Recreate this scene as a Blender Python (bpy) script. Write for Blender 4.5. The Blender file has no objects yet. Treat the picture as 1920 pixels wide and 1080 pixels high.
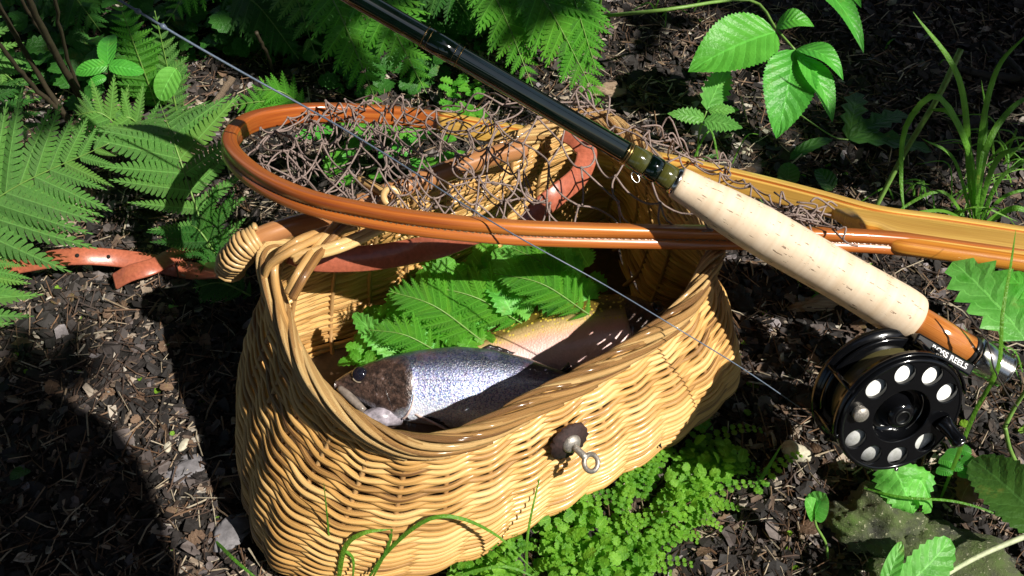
import bpy, math, random
import numpy as np
from mathutils import Vector, Matrix
random.seed(7); np.random.seed(7)
S = bpy.context.scene
COL = S.collection
R = math.radians
# ------------------------------------------------------------------ camera
H, PITCH, HF = .63, 50., 50.
cd = bpy.data.cameras.new('camera'); cam = bpy.data.objects.new('camera', cd); COL.objects.link(cam)
cam.location = (0, 0, H); cam.rotation_euler = (R(90-PITCH), 0, 0)
cd.sensor_width = 36; cd.lens = 18/math.tan(R(HF/2)); cd.clip_start = .01; cd.clip_end = 200
S.camera = cam
# ------------------------------------------------------------------ world, sun
SUN_A, SUN_B = .76, .48          # horizontal offset of the sun per unit of height (to +x, to -y)
sv = Vector((SUN_A, -SUN_B, 1)).normalized()
wd = bpy.data.worlds.new('World'); S.world = wd; wd.use_nodes = True
nt = wd.node_tree; bg = nt.nodes['Background']
sk = nt.nodes.new('ShaderNodeTexSky'); sk.sky_type = 'NISHITA'; sk.sun_disc = False
sk.sun_elevation = math.asin(sv.z); sk.sun_rotation = math.atan2(sv.x, sv.y)
nt.links.new(sk.outputs[0], bg.inputs[0]); bg.inputs[1].default_value = .05
sd = bpy.data.lights.new('sun', 'SUN'); sun = bpy.data.objects.new('sun', sd); COL.objects.link(sun)
sd.energy = 5; sd.angle = R(.53); sd.color = (1, .95, .86)
sun.rotation_euler = sv.to_track_quat('Z', 'Y').to_euler(); sun.location = (1, -1, 2)
S.view_settings.view_transform = 'Standard'; S.view_settings.look = 'None'
S.view_settings.exposure = .52; S.view_settings.gamma = 1; S.view_settings.use_curve_mapping = False
S.cycles.max_bounces = 5; S.cycles.diffuse_bounces = 2; S.cycles.transparent_max_bounces = 8
# ------------------------------------------------------------------ where a pixel of the photo meets a height
_p = R(PITCH); FPX = 960/math.tan(R(HF/2))
CF = Vector((0, math.cos(_p), -math.sin(_p))); CU = Vector((0, math.sin(_p), math.cos(_p)))
CP = Vector((0, 0, H))
def ray(px, py): return CF + Vector((1, 0, 0))*((px-960)/FPX) - CU*((py-540)/FPX)
def W(px, py, z):
    d = ray(px, py); return CP + d*((z-H)/d.z)
def WP(px, py, P0, N):
    d = ray(px, py); return CP + d*((P0-CP).dot(N)/d.dot(N))
# ------------------------------------------------------------------ noise in python
def _h(ix, iy, s): 
    v = np.sin(ix*127.1+iy*311.7+s*74.7)*43758.5453
    return v-np.floor(v)
def vnoise(x, y, s=0):
    ix, iy = np.floor(x), np.floor(y); fx, fy = x-ix, y-iy
    fx = fx*fx*(3-2*fx); fy = fy*fy*(3-2*fy)
    a, b, c, d = _h(ix, iy, s), _h(ix+1, iy, s), _h(ix, iy+1, s), _h(ix+1, iy+1, s)
    return (a*(1-fx)+b*fx)*(1-fy)+(c*(1-fx)+d*fx)*fy-.5
def ground_h(x, y):
    x = np.asarray(x, float); y = np.asarray(y, float)
    h = vnoise(x*5, y*5, 1)*.022+vnoise(x*14, y*14, 2)*.011+vnoise(x*40, y*40, 3)*.005
    # flat under the basket, a little raised under the reel
    d = np.hypot((x-.01)/.24, (y-.42)/.17); h = h*np.clip((d-.75)*2, 0, 1)-.004
    h += .028*np.exp(-(((x-.27)/.09)**2+((y-.40)/.07)**2))
    far = np.clip((np.abs(y-.6)-1.2)/3, 0, 1)+np.clip((np.abs(x)-1.2)/3, 0, 1)
    h += vnoise(x*.8, y*.8, 5)*.12*np.clip(far, 0, 1)
    return h
def gz(x, y): return float(ground_h(x, y))
def G(px, py, dz=0):
    p = W(px, py, 0)
    for _ in range(3): p = W(px, py, gz(p.x, p.y)+dz)
    return p
# ------------------------------------------------------------------ materials
class NB:
    def __init__(s, name):
        s.m = bpy.data.materials.new(name); s.m.use_nodes = True
        s.t = s.m.node_tree; s.b = s.t.nodes['Principled BSDF']; s.out = s.t.nodes['Material Output']
    def n(s, typ, **k):
        o = s.t.nodes.new(typ)
        for a, v in k.items(): setattr(o, a, v)
        return o
    def l(s, a, b): s.t.links.new(a, b)
    def coords(s, kind, scale=(1, 1, 1)):
        tc = s.n('ShaderNodeTexCoord'); mp = s.n('ShaderNodeMapping'); mp.inputs['Scale'].default_value = scale
        s.l(tc.outputs[kind], mp.inputs[0]); return mp.outputs[0]
    def noise(s, vec, scale, detail=4, rough=.6, dist=0):
        o = s.n('ShaderNodeTexNoise'); o.inputs['Scale'].default_value = scale; o.inputs['Detail'].default_value = detail
        o.inputs['Roughness'].default_value = rough; o.inputs['Distortion'].default_value = dist
        s.l(vec, o.inputs['Vector']); return o.outputs['Fac']
    def ramp(s, fac, stops):
        o = s.n('ShaderNodeValToRGB'); e = o.color_ramp.elements
        while len(e) < len(stops): e.new(.5)
        for q, (p, c) in zip(e, stops): q.position = p; q.color = (*c, 1) if len(c) == 3 else c
        s.l(fac, o.inputs[0]); return o.outputs[0]
    def mix(s, f, a, b, mode='MIX'):
        o = s.n('ShaderNodeMix', data_type='RGBA', blend_type=mode)
        for i, v in ((0, f), (6, a), (7, b)):
            if hasattr(v, 'links'): s.l(v, o.inputs[i])
            elif i == 0: o.inputs[0].default_value = v
            else: o.inputs[i].default_value = (*v, 1)
        return o.outputs[2]
    def math(s, op, a, b=0.):
        o = s.n('ShaderNodeMath', operation=op)
        for i, v in enumerate((a, b)):
            if hasattr(v, 'links'): s.l(v, o.inputs[i])
            else: o.inputs[i].default_value = v
        return o.outputs[0]
    def bump(s, h, strength=.5, dist=.001):
        o = s.n('ShaderNodeBump'); o.inputs['Strength'].default_value = strength; o.inputs['Distance'].default_value = dist
        s.l(h, o.inputs['Height']); s.l(o.outputs[0], s.b.inputs['Normal']); return o.outputs[0]
    def col(s, c):
        if hasattr(c, 'links'): s.l(c, s.b.inputs['Base Color'])
        else: s.b.inputs['Base Color'].default_value = (*c, 1)
    def set(s, **k):
        for a, v in k.items(): s.b.inputs[a.replace('_', ' ')].default_value = v
    def randval(s):
        gi = s.n('ShaderNodeNewGeometry'); return gi.outputs['Random Per Island']
    def objrand(s):
        return s.n('ShaderNodeObjectInfo').outputs['Random']

def plain(name, c, rough=.5, metal=0, nscale=300, var=.25, bump=.2, coat=0):
    b = NB(name); v = b.coords('Object'); f = b.noise(v, nscale)
    b.col(b.ramp(f, [(.3, tuple(x*(1-var) for x in c)), (.7, tuple(min(1, x*(1+var)) for x in c))]))
    b.set(Roughness=rough, Metallic=metal, Coat_Weight=coat)
    if bump: b.bump(f, bump, .0004)
    return b.m
def leafmat(name, dark, light, trans=.35, veins=8, rough=.42, spots=None):
    b = NB(name); uv = b.coords('UV'); ob = b.coords('Object')
    sep = b.n('ShaderNodeSeparateXYZ'); b.l(uv, sep.inputs[0])
    av = b.math('ABSOLUTE', sep.outputs[1])
    ph = b.math('SUBTRACT', b.math('MULTIPLY', sep.outputs[0], veins), b.math('MULTIPLY', av, veins*.22))
    fr = b.math('FRACT', ph); tri = b.math('ABSOLUTE', b.math('SUBTRACT', fr, .5))
    vein = b.math('GREATER_THAN', tri, .455)
    mid = b.math('LESS_THAN', av, .04)
    vv = b.math('MAXIMUM', b.math('MULTIPLY', vein, .6), mid) if veins else mid
    nf = b.noise(ob, 60, 5); nf2 = b.noise(ob, 420, 3)
    c = b.ramp(nf, [(.3, dark), (.7, light)])
    c = b.mix(b.math('MULTIPLY', b.math('SUBTRACT', b.objrand(), .5), .6), c, (light[0]*1.5, light[1]*1.05, light[2]*.7))
    c = b.mix(b.math('MULTIPLY', vv, .35), c, tuple(min(1, x*1.8+.02) for x in light))
    wn_ = b.noise(ob, 28, 6, .7); c = b.mix(b.ramp(wn_, [(.60, (0,)*3), (.74, (.75,)*3)]), c, (.26, .22, .05))
    bn_ = b.noise(ob, 240, 4, .7); c = b.mix(b.ramp(bn_, [(.69, (0,)*3), (.74, (.8,)*3)]), c, (.09, .045, .02))
    if spots:
        c = b.mix(b.math('GREATER_THAN', b.noise(ob, 150, 2), .68), c, spots)
    b.col(c); b.set(Roughness=rough, IOR=1.4)
    puff = b.math('MULTIPLY', tri, -1.) if veins else nf2
    b.bump(b.math('ADD', b.math('MULTIPLY', puff, 1.5), b.math('MULTIPLY', nf2, .8)), .55, .0012)
    tr = b.n('ShaderNodeBsdfTranslucent'); tc = b.mix(.6, c, (.20, .55, .02), 'MULTIPLY')
    hs = b.n('ShaderNodeHueSaturation'); hs.inputs['Value'].default_value = 2.1; hs.inputs['Saturation'].default_value = 1.0; b.l(c, hs.inputs['Color'])
    b.l(hs.outputs[0], tr.inputs[0])
    ms = b.n('ShaderNodeMixShader'); ms.inputs[0].default_value = trans
    b.l(b.b.outputs[0], ms.inputs[1]); b.l(tr.outputs[0], ms.inputs[2]); b.l(ms.outputs[0], b.out.inputs[0])
    return b.m
def grainmat(name, stops, rough=.4, coat=0., along=14, across=260, bump=.3, dist=.0006, objvar=.25, specks=None):
    """colour streaks along a swept part (UV x = metres along it, UV y = round it)"""
    b = NB(name); uv = b.coords('UV', (along, across, 1)); uv2 = b.coords('UV', (along*.35, across*.06, 1))
    f = b.noise(uv, 1, 6, .65); f2 = b.noise(uv2, 1, 4, .6)
    tot = b.math('ADD', b.math('MULTIPLY', f, .55), b.math('MULTIPLY', f2, .45))
    rv = b.math('MULTIPLY', b.math('SUBTRACT', b.objrand(), .5), objvar)
    tot = b.math('ADD', tot, rv)
    c = b.ramp(tot, stops)
    if specks:
        o = b.coords('Object'); c = b.mix(b.math('GREATER_THAN', b.noise(o, 190, 3), .66), c, specks)
    b.col(c)
    b.set(Roughness=rough, Coat_Weight=coat, Coat_Roughness=.12)
    b.bump(f, bump, dist); return b.m
def litmat(name, stops, rough=.8, bump=.5):
    b = NB(name); o = b.coords('Object'); f = b.noise(o, 500, 4)
    c = b.ramp(b.randval(), stops)
    c = b.mix(b.math('MULTIPLY', f, .8), c, (.01, .008, .006)); b.col(c)
    b.set(Roughness=rough); b.bump(f, bump, .0008); return b.m
M = {}
# soil: dark humus with paler crumbs
b = NB('soil'); o = b.coords('Object'); f = b.noise(o, 35, 8, .7); g = b.noise(o, 260, 6, .75)
c = b.ramp(f, [(.35, (.008, .006, .005)), (.55, (.02, .014, .010)), (.75, (.04, .028, .02))])
c = b.mix(b.math('MULTIPLY', b.math('GREATER_THAN', g, .62), .8), c, (.11, .085, .07)); b.col(c); b.set(Roughness=.85)
b.bump(b.math('ADD', b.math('MULTIPLY', g, .7), f), .9, .006); M['soil'] = b.m
M['reed'] = grainmat('wicker reed', [(.30, (.16, .07, .022)), (.40, (.48, .26, .075)), (.52, (.66, .37, .115)), (.70, (.79, .53, .22))], .48, .15, 16, 900, .9, .0007, .30)
M['border'] = grainmat('border reed', [(.30, (.13, .055, .018)), (.42, (.44, .23, .07)), (.7, (.76, .52, .22))], .40, .3, 14, 800, .9, .0007, .38)
M['stake'] = grainmat('stake reed', [(.3, (.28, .14, .05)), (.7, (.55, .33, .13))], .5, 0, 22, 420, .5)
M['cane'] = grainmat('varnished cane', [(.25, (.22, .075, .03)), (.5, (.40, .18, .07)), (.75, (.58, .32, .15))], .25, .7, 8, 60, .15)
M['wrap'] = grainmat('wrapping reed', [(.3, (.42, .24, .09)), (.7, (.66, .44, .19))], .4, .2, 30, 400, .4)
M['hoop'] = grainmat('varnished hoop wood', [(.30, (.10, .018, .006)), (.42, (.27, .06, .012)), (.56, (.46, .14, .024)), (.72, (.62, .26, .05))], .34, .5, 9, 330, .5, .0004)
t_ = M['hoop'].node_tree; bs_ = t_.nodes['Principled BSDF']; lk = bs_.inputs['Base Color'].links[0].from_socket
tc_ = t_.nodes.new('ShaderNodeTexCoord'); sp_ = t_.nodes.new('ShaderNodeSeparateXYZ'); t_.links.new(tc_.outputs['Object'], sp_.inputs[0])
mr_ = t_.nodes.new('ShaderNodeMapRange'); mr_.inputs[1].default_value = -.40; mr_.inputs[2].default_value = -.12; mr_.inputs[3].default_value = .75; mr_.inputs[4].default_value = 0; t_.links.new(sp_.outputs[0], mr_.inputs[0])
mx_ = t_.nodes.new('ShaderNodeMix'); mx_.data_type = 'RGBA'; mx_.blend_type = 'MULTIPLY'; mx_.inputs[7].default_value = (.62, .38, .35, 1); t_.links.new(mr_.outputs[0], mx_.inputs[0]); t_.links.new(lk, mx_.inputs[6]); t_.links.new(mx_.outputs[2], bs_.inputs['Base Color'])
M['ash'] = grainmat('pale handle wood', [(.28, (.42, .19, .03)), (.45, (.70, .42, .09)), (.7, (.82, .60, .20))], .34, .5, 6, 420, .4, .0004)
M['amber'] = grainmat('amber handle wood', [(.28, (.30, .09, .012)), (.42, (.50, .19, .025)), (.6, (.70, .36, .06)), (.8, (.78, .50, .14))], .3, .5, 9, 300, .4, .0004)
M['groove'] = plain('groove', (.035, .018, .012), .8)
M['cord'] = grainmat('net cord', [(.3, (.16, .11, .095)), (.7, (.46, .36, .32))], .7, 0, 1500, 40, .9, .0006)
M['lashing'] = grainmat('lashing thread', [(.3, (.06, .03, .015)), (.7, (.36, .24, .12))], .5, .2, 900, 40, .6)
# cork
b = NB('cork'); uv = b.coords('UV', (1, 1, 1)); uvr = b.coords('UV', (110, 620, 1)); uvs = b.coords('UV', (160, 2, 1)); o = b.coords('Object')
f = b.noise(uvs, 1, 3); g = b.noise(uvr, 1, 3, .5); k = b.noise(o, 160, 5)
c = b.ramp(f, [(.3, (.62, .47, .32)), (.5, (.70, .56, .41)), (.7, (.76, .63, .48))])
c = b.mix(b.math('MULTIPLY', k, .4), c, (.56, .40, .25))
pit = b.math('MULTIPLY', b.math('GREATER_THAN', g, .63), b.math('GREATER_THAN', k, .50))
c = b.mix(b.math('MULTIPLY', pit, .75), c, (.11, .06, .03)); b.col(c); b.set(Roughness=.62)
b.bump(b.math('SUBTRACT', b.math('MULTIPLY', k, .4), b.math('MULTIPLY', pit, .8)), .5, .0008); M['cork'] = b.m
M['blank'] = plain('green black rod lacquer', (.001, .0035, .0022), .1, 0, 90, .5, .03, 1)
M['olivewrap'] = grainmat('olive thread wrap', [(.3, (.03, .035, .008)), (.7, (.09, .085, .02))], .12, 1, 2500, 2, .3, .0002)
M['gold'] = plain('gold trim', (.50, .34, .14), .35, 1, 400, .1, 0)
M['silver'] = plain('nickel silver', (.62, .60, .56), .22, 1, 400, .12, .05)
M['steel'] = plain('dull steel', (.40, .37, .33), .5, .7, 900, .35, .5)
M['rust'] = plain('rusted disc', (.030, .014, .012), .8, 0, 500, .5, .8)
M['seat'] = grainmat('reel seat wood', [(.3, (.22, .055, .012)), (.5, (.42, .14, .03)), (.7, (.58, .24, .06))], .15, 1, 12, 200, .1)
M['black'] = plain('black anodised', (.003, .0032, .004), .12, 0, 300, .1, 0, 0)
M['blackmatt'] = plain('black plastic', (.012, .012, .012), .35, 0)
M['white'] = plain('white spool backing', (.93, .95, .86), .5)
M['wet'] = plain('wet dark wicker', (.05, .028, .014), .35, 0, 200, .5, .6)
M['white stalk'] = plain('pale stalk', (.50, .55, .34), .5)
M['pale'] = plain('white lettering', (.8, .8, .8), .6, bump=0)
M['flyline'] = grainmat('coiled fly line', [(.3, (.03, .028, .010)), (.7, (.11, .095, .035))], .4, .2, 300, 3, .4)
M['line'] = plain('blue grey line', (.10, .13, .18), .35, 0, 900, .3, .2, .4)
M['leather'] = plain('red brown leather', (.36, .10, .055), .34, 0, 420, .22, .25, .3)
M['hole'] = plain('punched hole', (.006, .004, .003), .9)
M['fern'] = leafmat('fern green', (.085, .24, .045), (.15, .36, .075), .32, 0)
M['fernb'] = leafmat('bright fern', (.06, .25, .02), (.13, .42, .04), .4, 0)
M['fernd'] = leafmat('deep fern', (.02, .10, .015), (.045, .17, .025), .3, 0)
M['broad'] = leafmat('broad leaf', (.05, .28, .03), (.10, .42, .05), .3, 8, .38)
M['rasp'] = leafmat('pale raspberry leaf', (.09, .32, .05), (.17, .44, .09), .4, 7)
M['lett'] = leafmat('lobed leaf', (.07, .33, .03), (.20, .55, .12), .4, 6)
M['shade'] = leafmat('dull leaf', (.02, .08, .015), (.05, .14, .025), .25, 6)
M['added_canopy'] = leafmat('canopy leaf', (.02, .06, .012), (.04, .09, .02), .04, 0)  # dark, nearly opaque leaves of the added bough and trees
M['grass'] = leafmat('grass blade', (.07, .22, .02), (.14, .34, .04), .35, 0, .35)
M['ground leaf'] = leafmat('small ground leaf', (.05, .20, .012), (.22, .46, .04), .4, 0, .5)
M['stem'] = plain('green stem', (.14, .26, .05), .5)
M['brownstem'] = plain('brown stem', (.035, .026, .012), .7)
M['dead'] = leafmat('dead leaf', (.07, .04, .025), (.22, .14, .09), .15, 0, .75)
M['bark'] = grainmat('weathered wood', [(.3, (.10, .06, .04)), (.5, (.26, .18, .12)), (.7, (.48, .38, .27))], .8, 0, 30, 700, 1, .002)
M['darkbark'] = grainmat('dark twig bark', [(.3, (.02, .016, .013)), (.7, (.07, .055, .045))], .75, 0, 60, 300, 1, .001)
b = NB('mossy rock'); o = b.coords('Object'); f = b.noise(o, 40, 8, .7); g = b.noise(o, 400, 5, .7)
c = b.ramp(f, [(.35, (.045, .045, .035)), (.5, (.07, .09, .03)), (.65, (.06, .11, .015))])
c = b.mix(b.math('GREATER_THAN', g, .62), c, (.34, .33, .22)); b.col(c); b.set(Roughness=.85); b.bump(g, .9, .002); M['rock'] = b.m
M['stone'] = plain('grey stone', (.17, .16, .17), .8, 0, 200, .35, .6)
M['palestone'] = plain('pale stone', (.46, .42, .32), .7, 0, 300, .3, .5)
M['chips'] = litmat('chips', [(0, (.006, .005, .005)), (.5, (.020, .014, .012)), (.68, (.05, .032, .022)), (.82, (.17, .11, .075)), (.92, (.45, .35, .26)), (1, (.75, .68, .58))])
M['needles'] = litmat('needles', [(0, (.03, .014, .009)), (.45, (.10, .055, .035)), (.7, (.26, .14, .07)), (.85, (.48, .38, .26)), (1, (.6, .52, .38))], .7)
M['lit leaf'] = litmat('leaf scraps', [(0, (.008, .006, .006)), (.6, (.024, .018, .017)), (.84, (.07, .052, .048)), (.95, (.22, .18, .17)), (1, (.45, .40, .42))], .75)
M['gravel'] = litmat('grit', [(0, (.02, .018, .017)), (.6, (.08, .07, .065)), (1, (.4, .37, .33))], .7)
# ------------------------------------------------------------------ mesh building
def mesh(name, v, f, mat, parent=None, uv=None, smooth=True, mats=None, fm=None):
    m = bpy.data.meshes.new(name)
    off = Vector((0, 0, 0))
    q = parent
    while q is not None: off = off+Vector(q.location); q = q.parent
    v = np.asarray([tuple(p) for p in v], float) - np.array(off)
    m.from_pydata(v.tolist(), [], f if isinstance(f, list) else f.tolist())
    for mm in (mats or [mat]): m.materials.append(mm)
    if smooth: m.polygons.foreach_set('use_smooth', [True]*len(m.polygons))
    if fm is not None: m.polygons.foreach_set('material_index', fm)
    if uv is not None:
        ul = m.uv_layers.new(name='UV'); idx = np.zeros(len(m.loops), int); m.loops.foreach_get('vertex_index', idx)
        ul.data.foreach_set('uv', np.asarray(uv, float)[idx].ravel())
    o = bpy.data.objects.new(name, m); COL.objects.link(o)
    if parent is not None: o.parent = parent
    return o
def thing(name, label, cat, loc=(0, 0, 0), group=None):
    o = bpy.data.objects.new(name, None); COL.objects.link(o); o.location = loc; o.empty_display_size = .02
    o['label'] = label; o['category'] = cat
    if group: o['group'] = group
    return o
def tag(o, label, cat, group=None):
    o['label'] = label; o['category'] = cat
    if group: o['group'] = group
    return o
def stuff(o): o['kind'] = 'stuff'; return o
def recentre(o):
    """move the origin of a one-mesh thing to its own geometry"""
    m = o.data; n = len(m.vertices); a = np.zeros(n*3); m.vertices.foreach_get('co', a); a = a.reshape(-1, 3)
    c = np.array([a[:, 0].mean(), a[:, 1].mean(), a[:, 2].min()]); m.vertices.foreach_set('co', (a-c).ravel()); o.location = c; return o
def spline(pts, n, closed=False):
    P = np.array([tuple(p) for p in pts], float); k = len(P)
    out = []
    segs = k if closed else k-1
    for i in range(n if closed else n+1):
        t = i/n*segs; j = min(int(t), segs-1); u = t-j
        if closed: p0, p1, p2, p3 = P[(j-1) % k], P[j % k], P[(j+1) % k], P[(j+2) % k]
        else:
            p1, p2 = P[j], P[j+1]; p0 = P[j-1] if j else 2*p1-p2; p3 = P[j+2] if j+2 < k else 2*p2-p1
        out.append(.5*((2*p1)+(p2-p0)*u+(2*p0-5*p1+4*p2-p3)*u*u+(-p0+3*p1-3*p2+p3)*u**3))
    return np.array(out)
def frames(P, closed=False, up=None):
    n = len(P)
    T = np.roll(P, -1, 0)-np.roll(P, 1, 0) if closed else np.gradient(P, axis=0)
    T /= np.linalg.norm(T, axis=1)[:, None]+1e-12
    if up is not None:
        A = np.tile(np.array(up, float), (n, 1)) if np.ndim(up) == 1 else np.array(up, float)
        A = A-T*(A*T).sum(1)[:, None]; A /= np.linalg.norm(A, axis=1)[:, None]+1e-12
    else:
        A = np.zeros((n, 3)); a = np.array([0, 0, 1.]) if abs(T[0][2]) < .9 else np.array([1., 0, 0])
        a = a-T[0]*a.dot(T[0]); a /= np.linalg.norm(a); A[0] = a
        for i in range(1, n):
            a = A[i-1]-T[i]*A[i-1].dot(T[i]); A[i] = a/np.linalg.norm(a)
    return T, A, np.cross(T, A)
def sweep(P, prof, closed=False, up=None, scale=None, caps=True):
    """prof: list of (a, b) in the frame (A, B); returns v, f, uv"""
    P = np.asarray(P, float); n = len(P); T, A, B = frames(P, closed, up)
    prof = np.asarray(prof, float); k = len(prof)
    sc = np.ones(n) if scale is None else np.asarray(scale, float)
    V = P[:, None, :]+(A[:, None, :]*prof[None, :, 0:1]+B[:, None, :]*prof[None, :, 1:2])*sc[:, None, None]
    V = V.reshape(-1, 3)
    L = np.concatenate([[0], np.cumsum(np.linalg.norm(np.diff(P, axis=0), axis=1))])
    per = np.concatenate([[0], np.cumsum(np.linalg.norm(np.diff(prof, axis=0), axis=1))])
    uv = np.stack([np.repeat(L, k), np.tile(per, n)], 1)
    F = []
    for i in range(n if closed else n-1):
        a, c = i*k, ((i+1) % n)*k
        for j in range(k): F.append((a+j, a+(j+1) % k, c+(j+1) % k, c+j))
    if caps and not closed: F.append(tuple(range(k))[::-1]); F.append(tuple((n-1)*k+j for j in range(k)))
    return V, F, uv
def circ(r, n=6, ry=None): return [(r*math.cos(2*math.pi*i/n), (ry or r)*math.sin(2*math.pi*i/n)) for i in range(n)]
def tube(P, r, n=6, closed=False, caps=True):
    r = np.asarray(r, float)
    if r.ndim == 0: return sweep(P, circ(float(r), n), closed, caps=caps)
    return sweep(P, circ(1, n), closed, scale=r, caps=caps)
class Bag:
    """collects shapes into ONE mesh"""
    def __init__(s): s.v = []; s.f = []; s.u = []; s.k = 0
    def add(s, g):
        V, F, U = g; s.v.append(np.asarray(V)); s.u.append(np.asarray(U)); s.f += [tuple(i+s.k for i in f) for f in F]; s.k += len(V)
    def obj(s, name, mat, parent=None, smooth=True): return mesh(name, np.concatenate(s.v), s.f, mat, parent, np.concatenate(s.u), smooth)
def lathe(prof, C, ax, n=40, cap=True):
    """prof: (distance along ax, radius)"""
    C = Vector(C); ax = Vector(ax).normalized(); e1 = ax.orthogonal().normalized(); e2 = ax.cross(e1)
    V = []; U = []; F = []; L = 0
    for i, (a, r) in enumerate(prof):
        if i: L += math.hypot(a-prof[i-1][0], r-prof[i-1][1])
        for j in range(n):
            t = 2*math.pi*j/n; V.append(C+ax*a+(e1*math.cos(t)+e2*math.sin(t))*r); U.append((L, j/n))
    for i in range(len(prof)-1):
        for j in range(n): F.append((i*n+j, i*n+(j+1) % n, (i+1)*n+(j+1) % n, (i+1)*n+j))
    if cap: F.append(tuple(range(n))[::-1]); F.append(tuple((len(prof)-1)*n+j for j in range(n)))
    return V, F, U
def leafgeo(base, tip, wid, up=(0, 0, 1), shape=.42, fold=.18, droop=.08, teeth=0, tooth=.1, nu=20, nv=3, wave=0, twist=0, lobes=0, lobe=.3, power=1.):
    base = Vector(base); tip = Vector(tip); d = tip-base; L = d.length; t = d/L
    sd_ = t.cross(Vector(up)); sd_ = sd_.normalized() if sd_.length > 1e-5 else Vector((1, 0, 0)); n = sd_.cross(t)
    if twist: q = Matrix.Rotation(twist, 3, t); sd_ = q@sd_; n = q@n
    if teeth: nu = teeth*2
    V = []; U = []; F = []
    a, bb = shape, 1-shape; mx = (a**a*bb**bb)
    for i in range(nu+1):
        u = i/nu
        w = wid*((u**a*(1-u)**bb)/mx)**power if 0 < u < 1 else 0
        if teeth: w *= 1+(tooth if i % 2 else -tooth)
        if lobes: w *= 1-lobe*(.5+.5*math.cos(2*math.pi*lobes*u))
        c = base+t*(L*u)+n*(droop*L*(4*u*(1-u)-0))
        for j in range(-nv, nv+1):
            v = j/nv
            V.append(c+sd_*(w*v)+n*(fold*abs(v)**1.5*w+wave*math.sin(u*9+v*2)*abs(v)*w)+t*(-.10*L*0+teeth and abs(v)*.012*L))
            U.append((u, v))
    k = 2*nv+1
    for i in range(nu):
        for j in range(k-1): F.append((i*k+j, i*k+j+1, (i+1)*k+j+1, (i+1)*k+j))
    return V, F, U
def bladegeo(pts, wid, n=14, fold=.25, side=None):
    P = spline(pts, n); T = np.gradient(P, axis=0); T /= np.linalg.norm(T, axis=1)[:, None]
    view = P-np.array(CP) if side is None else np.tile(np.array(side, float), (len(P), 1))
    sd_ = np.cross(T, view*.6+np.array([0, .3, -1])); sd_ /= np.linalg.norm(sd_, axis=1)[:, None]+1e-9; nn = np.cross(sd_, T)
    V = []; U = []; F = []
    for i in range(n+1):
        u = i/n; w = wid*min(1, .45+u*3)*(1-u**3)**.8+.0001
        for v in (-1, 0, 1): V.append(P[i]+sd_[i]*w*v+nn[i]*(fold*w*abs(v))); U.append((u, v))
    for i in range(n):
        for j in (0, 1): F.append((i*3+j, i*3+j+1, i*3+j+4, i*3+j+3))
    return V, F, U
# ================================================================== ground
xs = np.concatenate([[-40, -20, -10, -5, -2.5, -1.5, -1.1], np.linspace(-.85, .85, 260), [1.1, 1.5, 2.5, 5, 10, 20, 40]])
ys = np.concatenate([[-40, -20, -10, -4, -2, -1, -.4, 0], np.linspace(.16, 1.25, 180), [1.5, 2, 3, 5, 10, 20, 40]])
X, Y = np.meshgrid(xs, ys); Z = ground_h(X, Y)
V = np.stack([X, Y, Z], -1).reshape(-1, 3); nx = len(xs)
F = [(j*nx+i, j*nx+i+1, (j+1)*nx+i+1, (j+1)*nx+i) for j in range(len(ys)-1) for i in range(nx-1)]
gr = mesh('ground', V, F, M['soil']); gr['kind'] = 'structure'
# ================================================================== creel
ZR = .137
rim_px = [(500, 470), (522, 560), (570, 680), (640, 760), (720, 808), (800, 822), (900, 797), (1000, 742), (1100, 692), (1200, 632), (1280, 570), (1322, 500), (1338, 440), (1240, 320), (1165, 240), (1085, 212), (900, 292), (700, 372), (560, 428)]
rimP = np.array([tuple(W(x, y, ZR)) for x, y in rim_px])
u0 = np.array([.848, .530]); v0 = np.array([.530, -.848])
Cc = rimP[:, :2].mean(0)
def loc2(p): return np.stack([(p-Cc)@u0, (p-Cc)@v0], -1)
def wor2(q): return Cc+q[..., 0:1]*u0+q[..., 1:2]*v0
rl = loc2(rimP[:, :2])
# base outline matched point by point with the rim: spread along u, squared towards the back
base_px = [(466, 850), (460, 930), (478, 1010), (515, 1075), (620, 1105), (740, 1092), (860, 1058), (980, 1000), (1100, 930), (1215, 862), (1310, 800), (1372, 722)]
bP = np.array([tuple(W(x, y, .006))[:2] for x, y in base_px]); bl = loc2(bP)
back_r = [(bl[-1][0]+.006, bl[-1][1]-.06), (bl[-1][0]-.01, rl[13][1]), (rl[14][0]+.02, rl[15][1]+.004), (rl[15][0]+.01, rl[15][1]), (rl[16][0], rl[16][1]), (rl[17][0]-.02, rl[17][1]), tuple(loc2(np.array([tuple(W(512, 700, .006))[:2]]))[0])]
base_l = np.array([tuple(q) for q in bl]+back_r)
assert len(base_l) == len(rl)
NS = 504
def resample(P, n):
    Q = spline(P, 2000, True); L = np.concatenate([[0], np.cumsum(np.linalg.norm(np.diff(np.vstack([Q, Q[:1]]), axis=0), axis=1))])
    t = np.linspace(0, L[-1], n, endpoint=False); Q = np.vstack([Q, Q[:1]])
    return np.stack([np.interp(t, L, Q[:, k]) for k in range(Q.shape[1])], 1)
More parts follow.
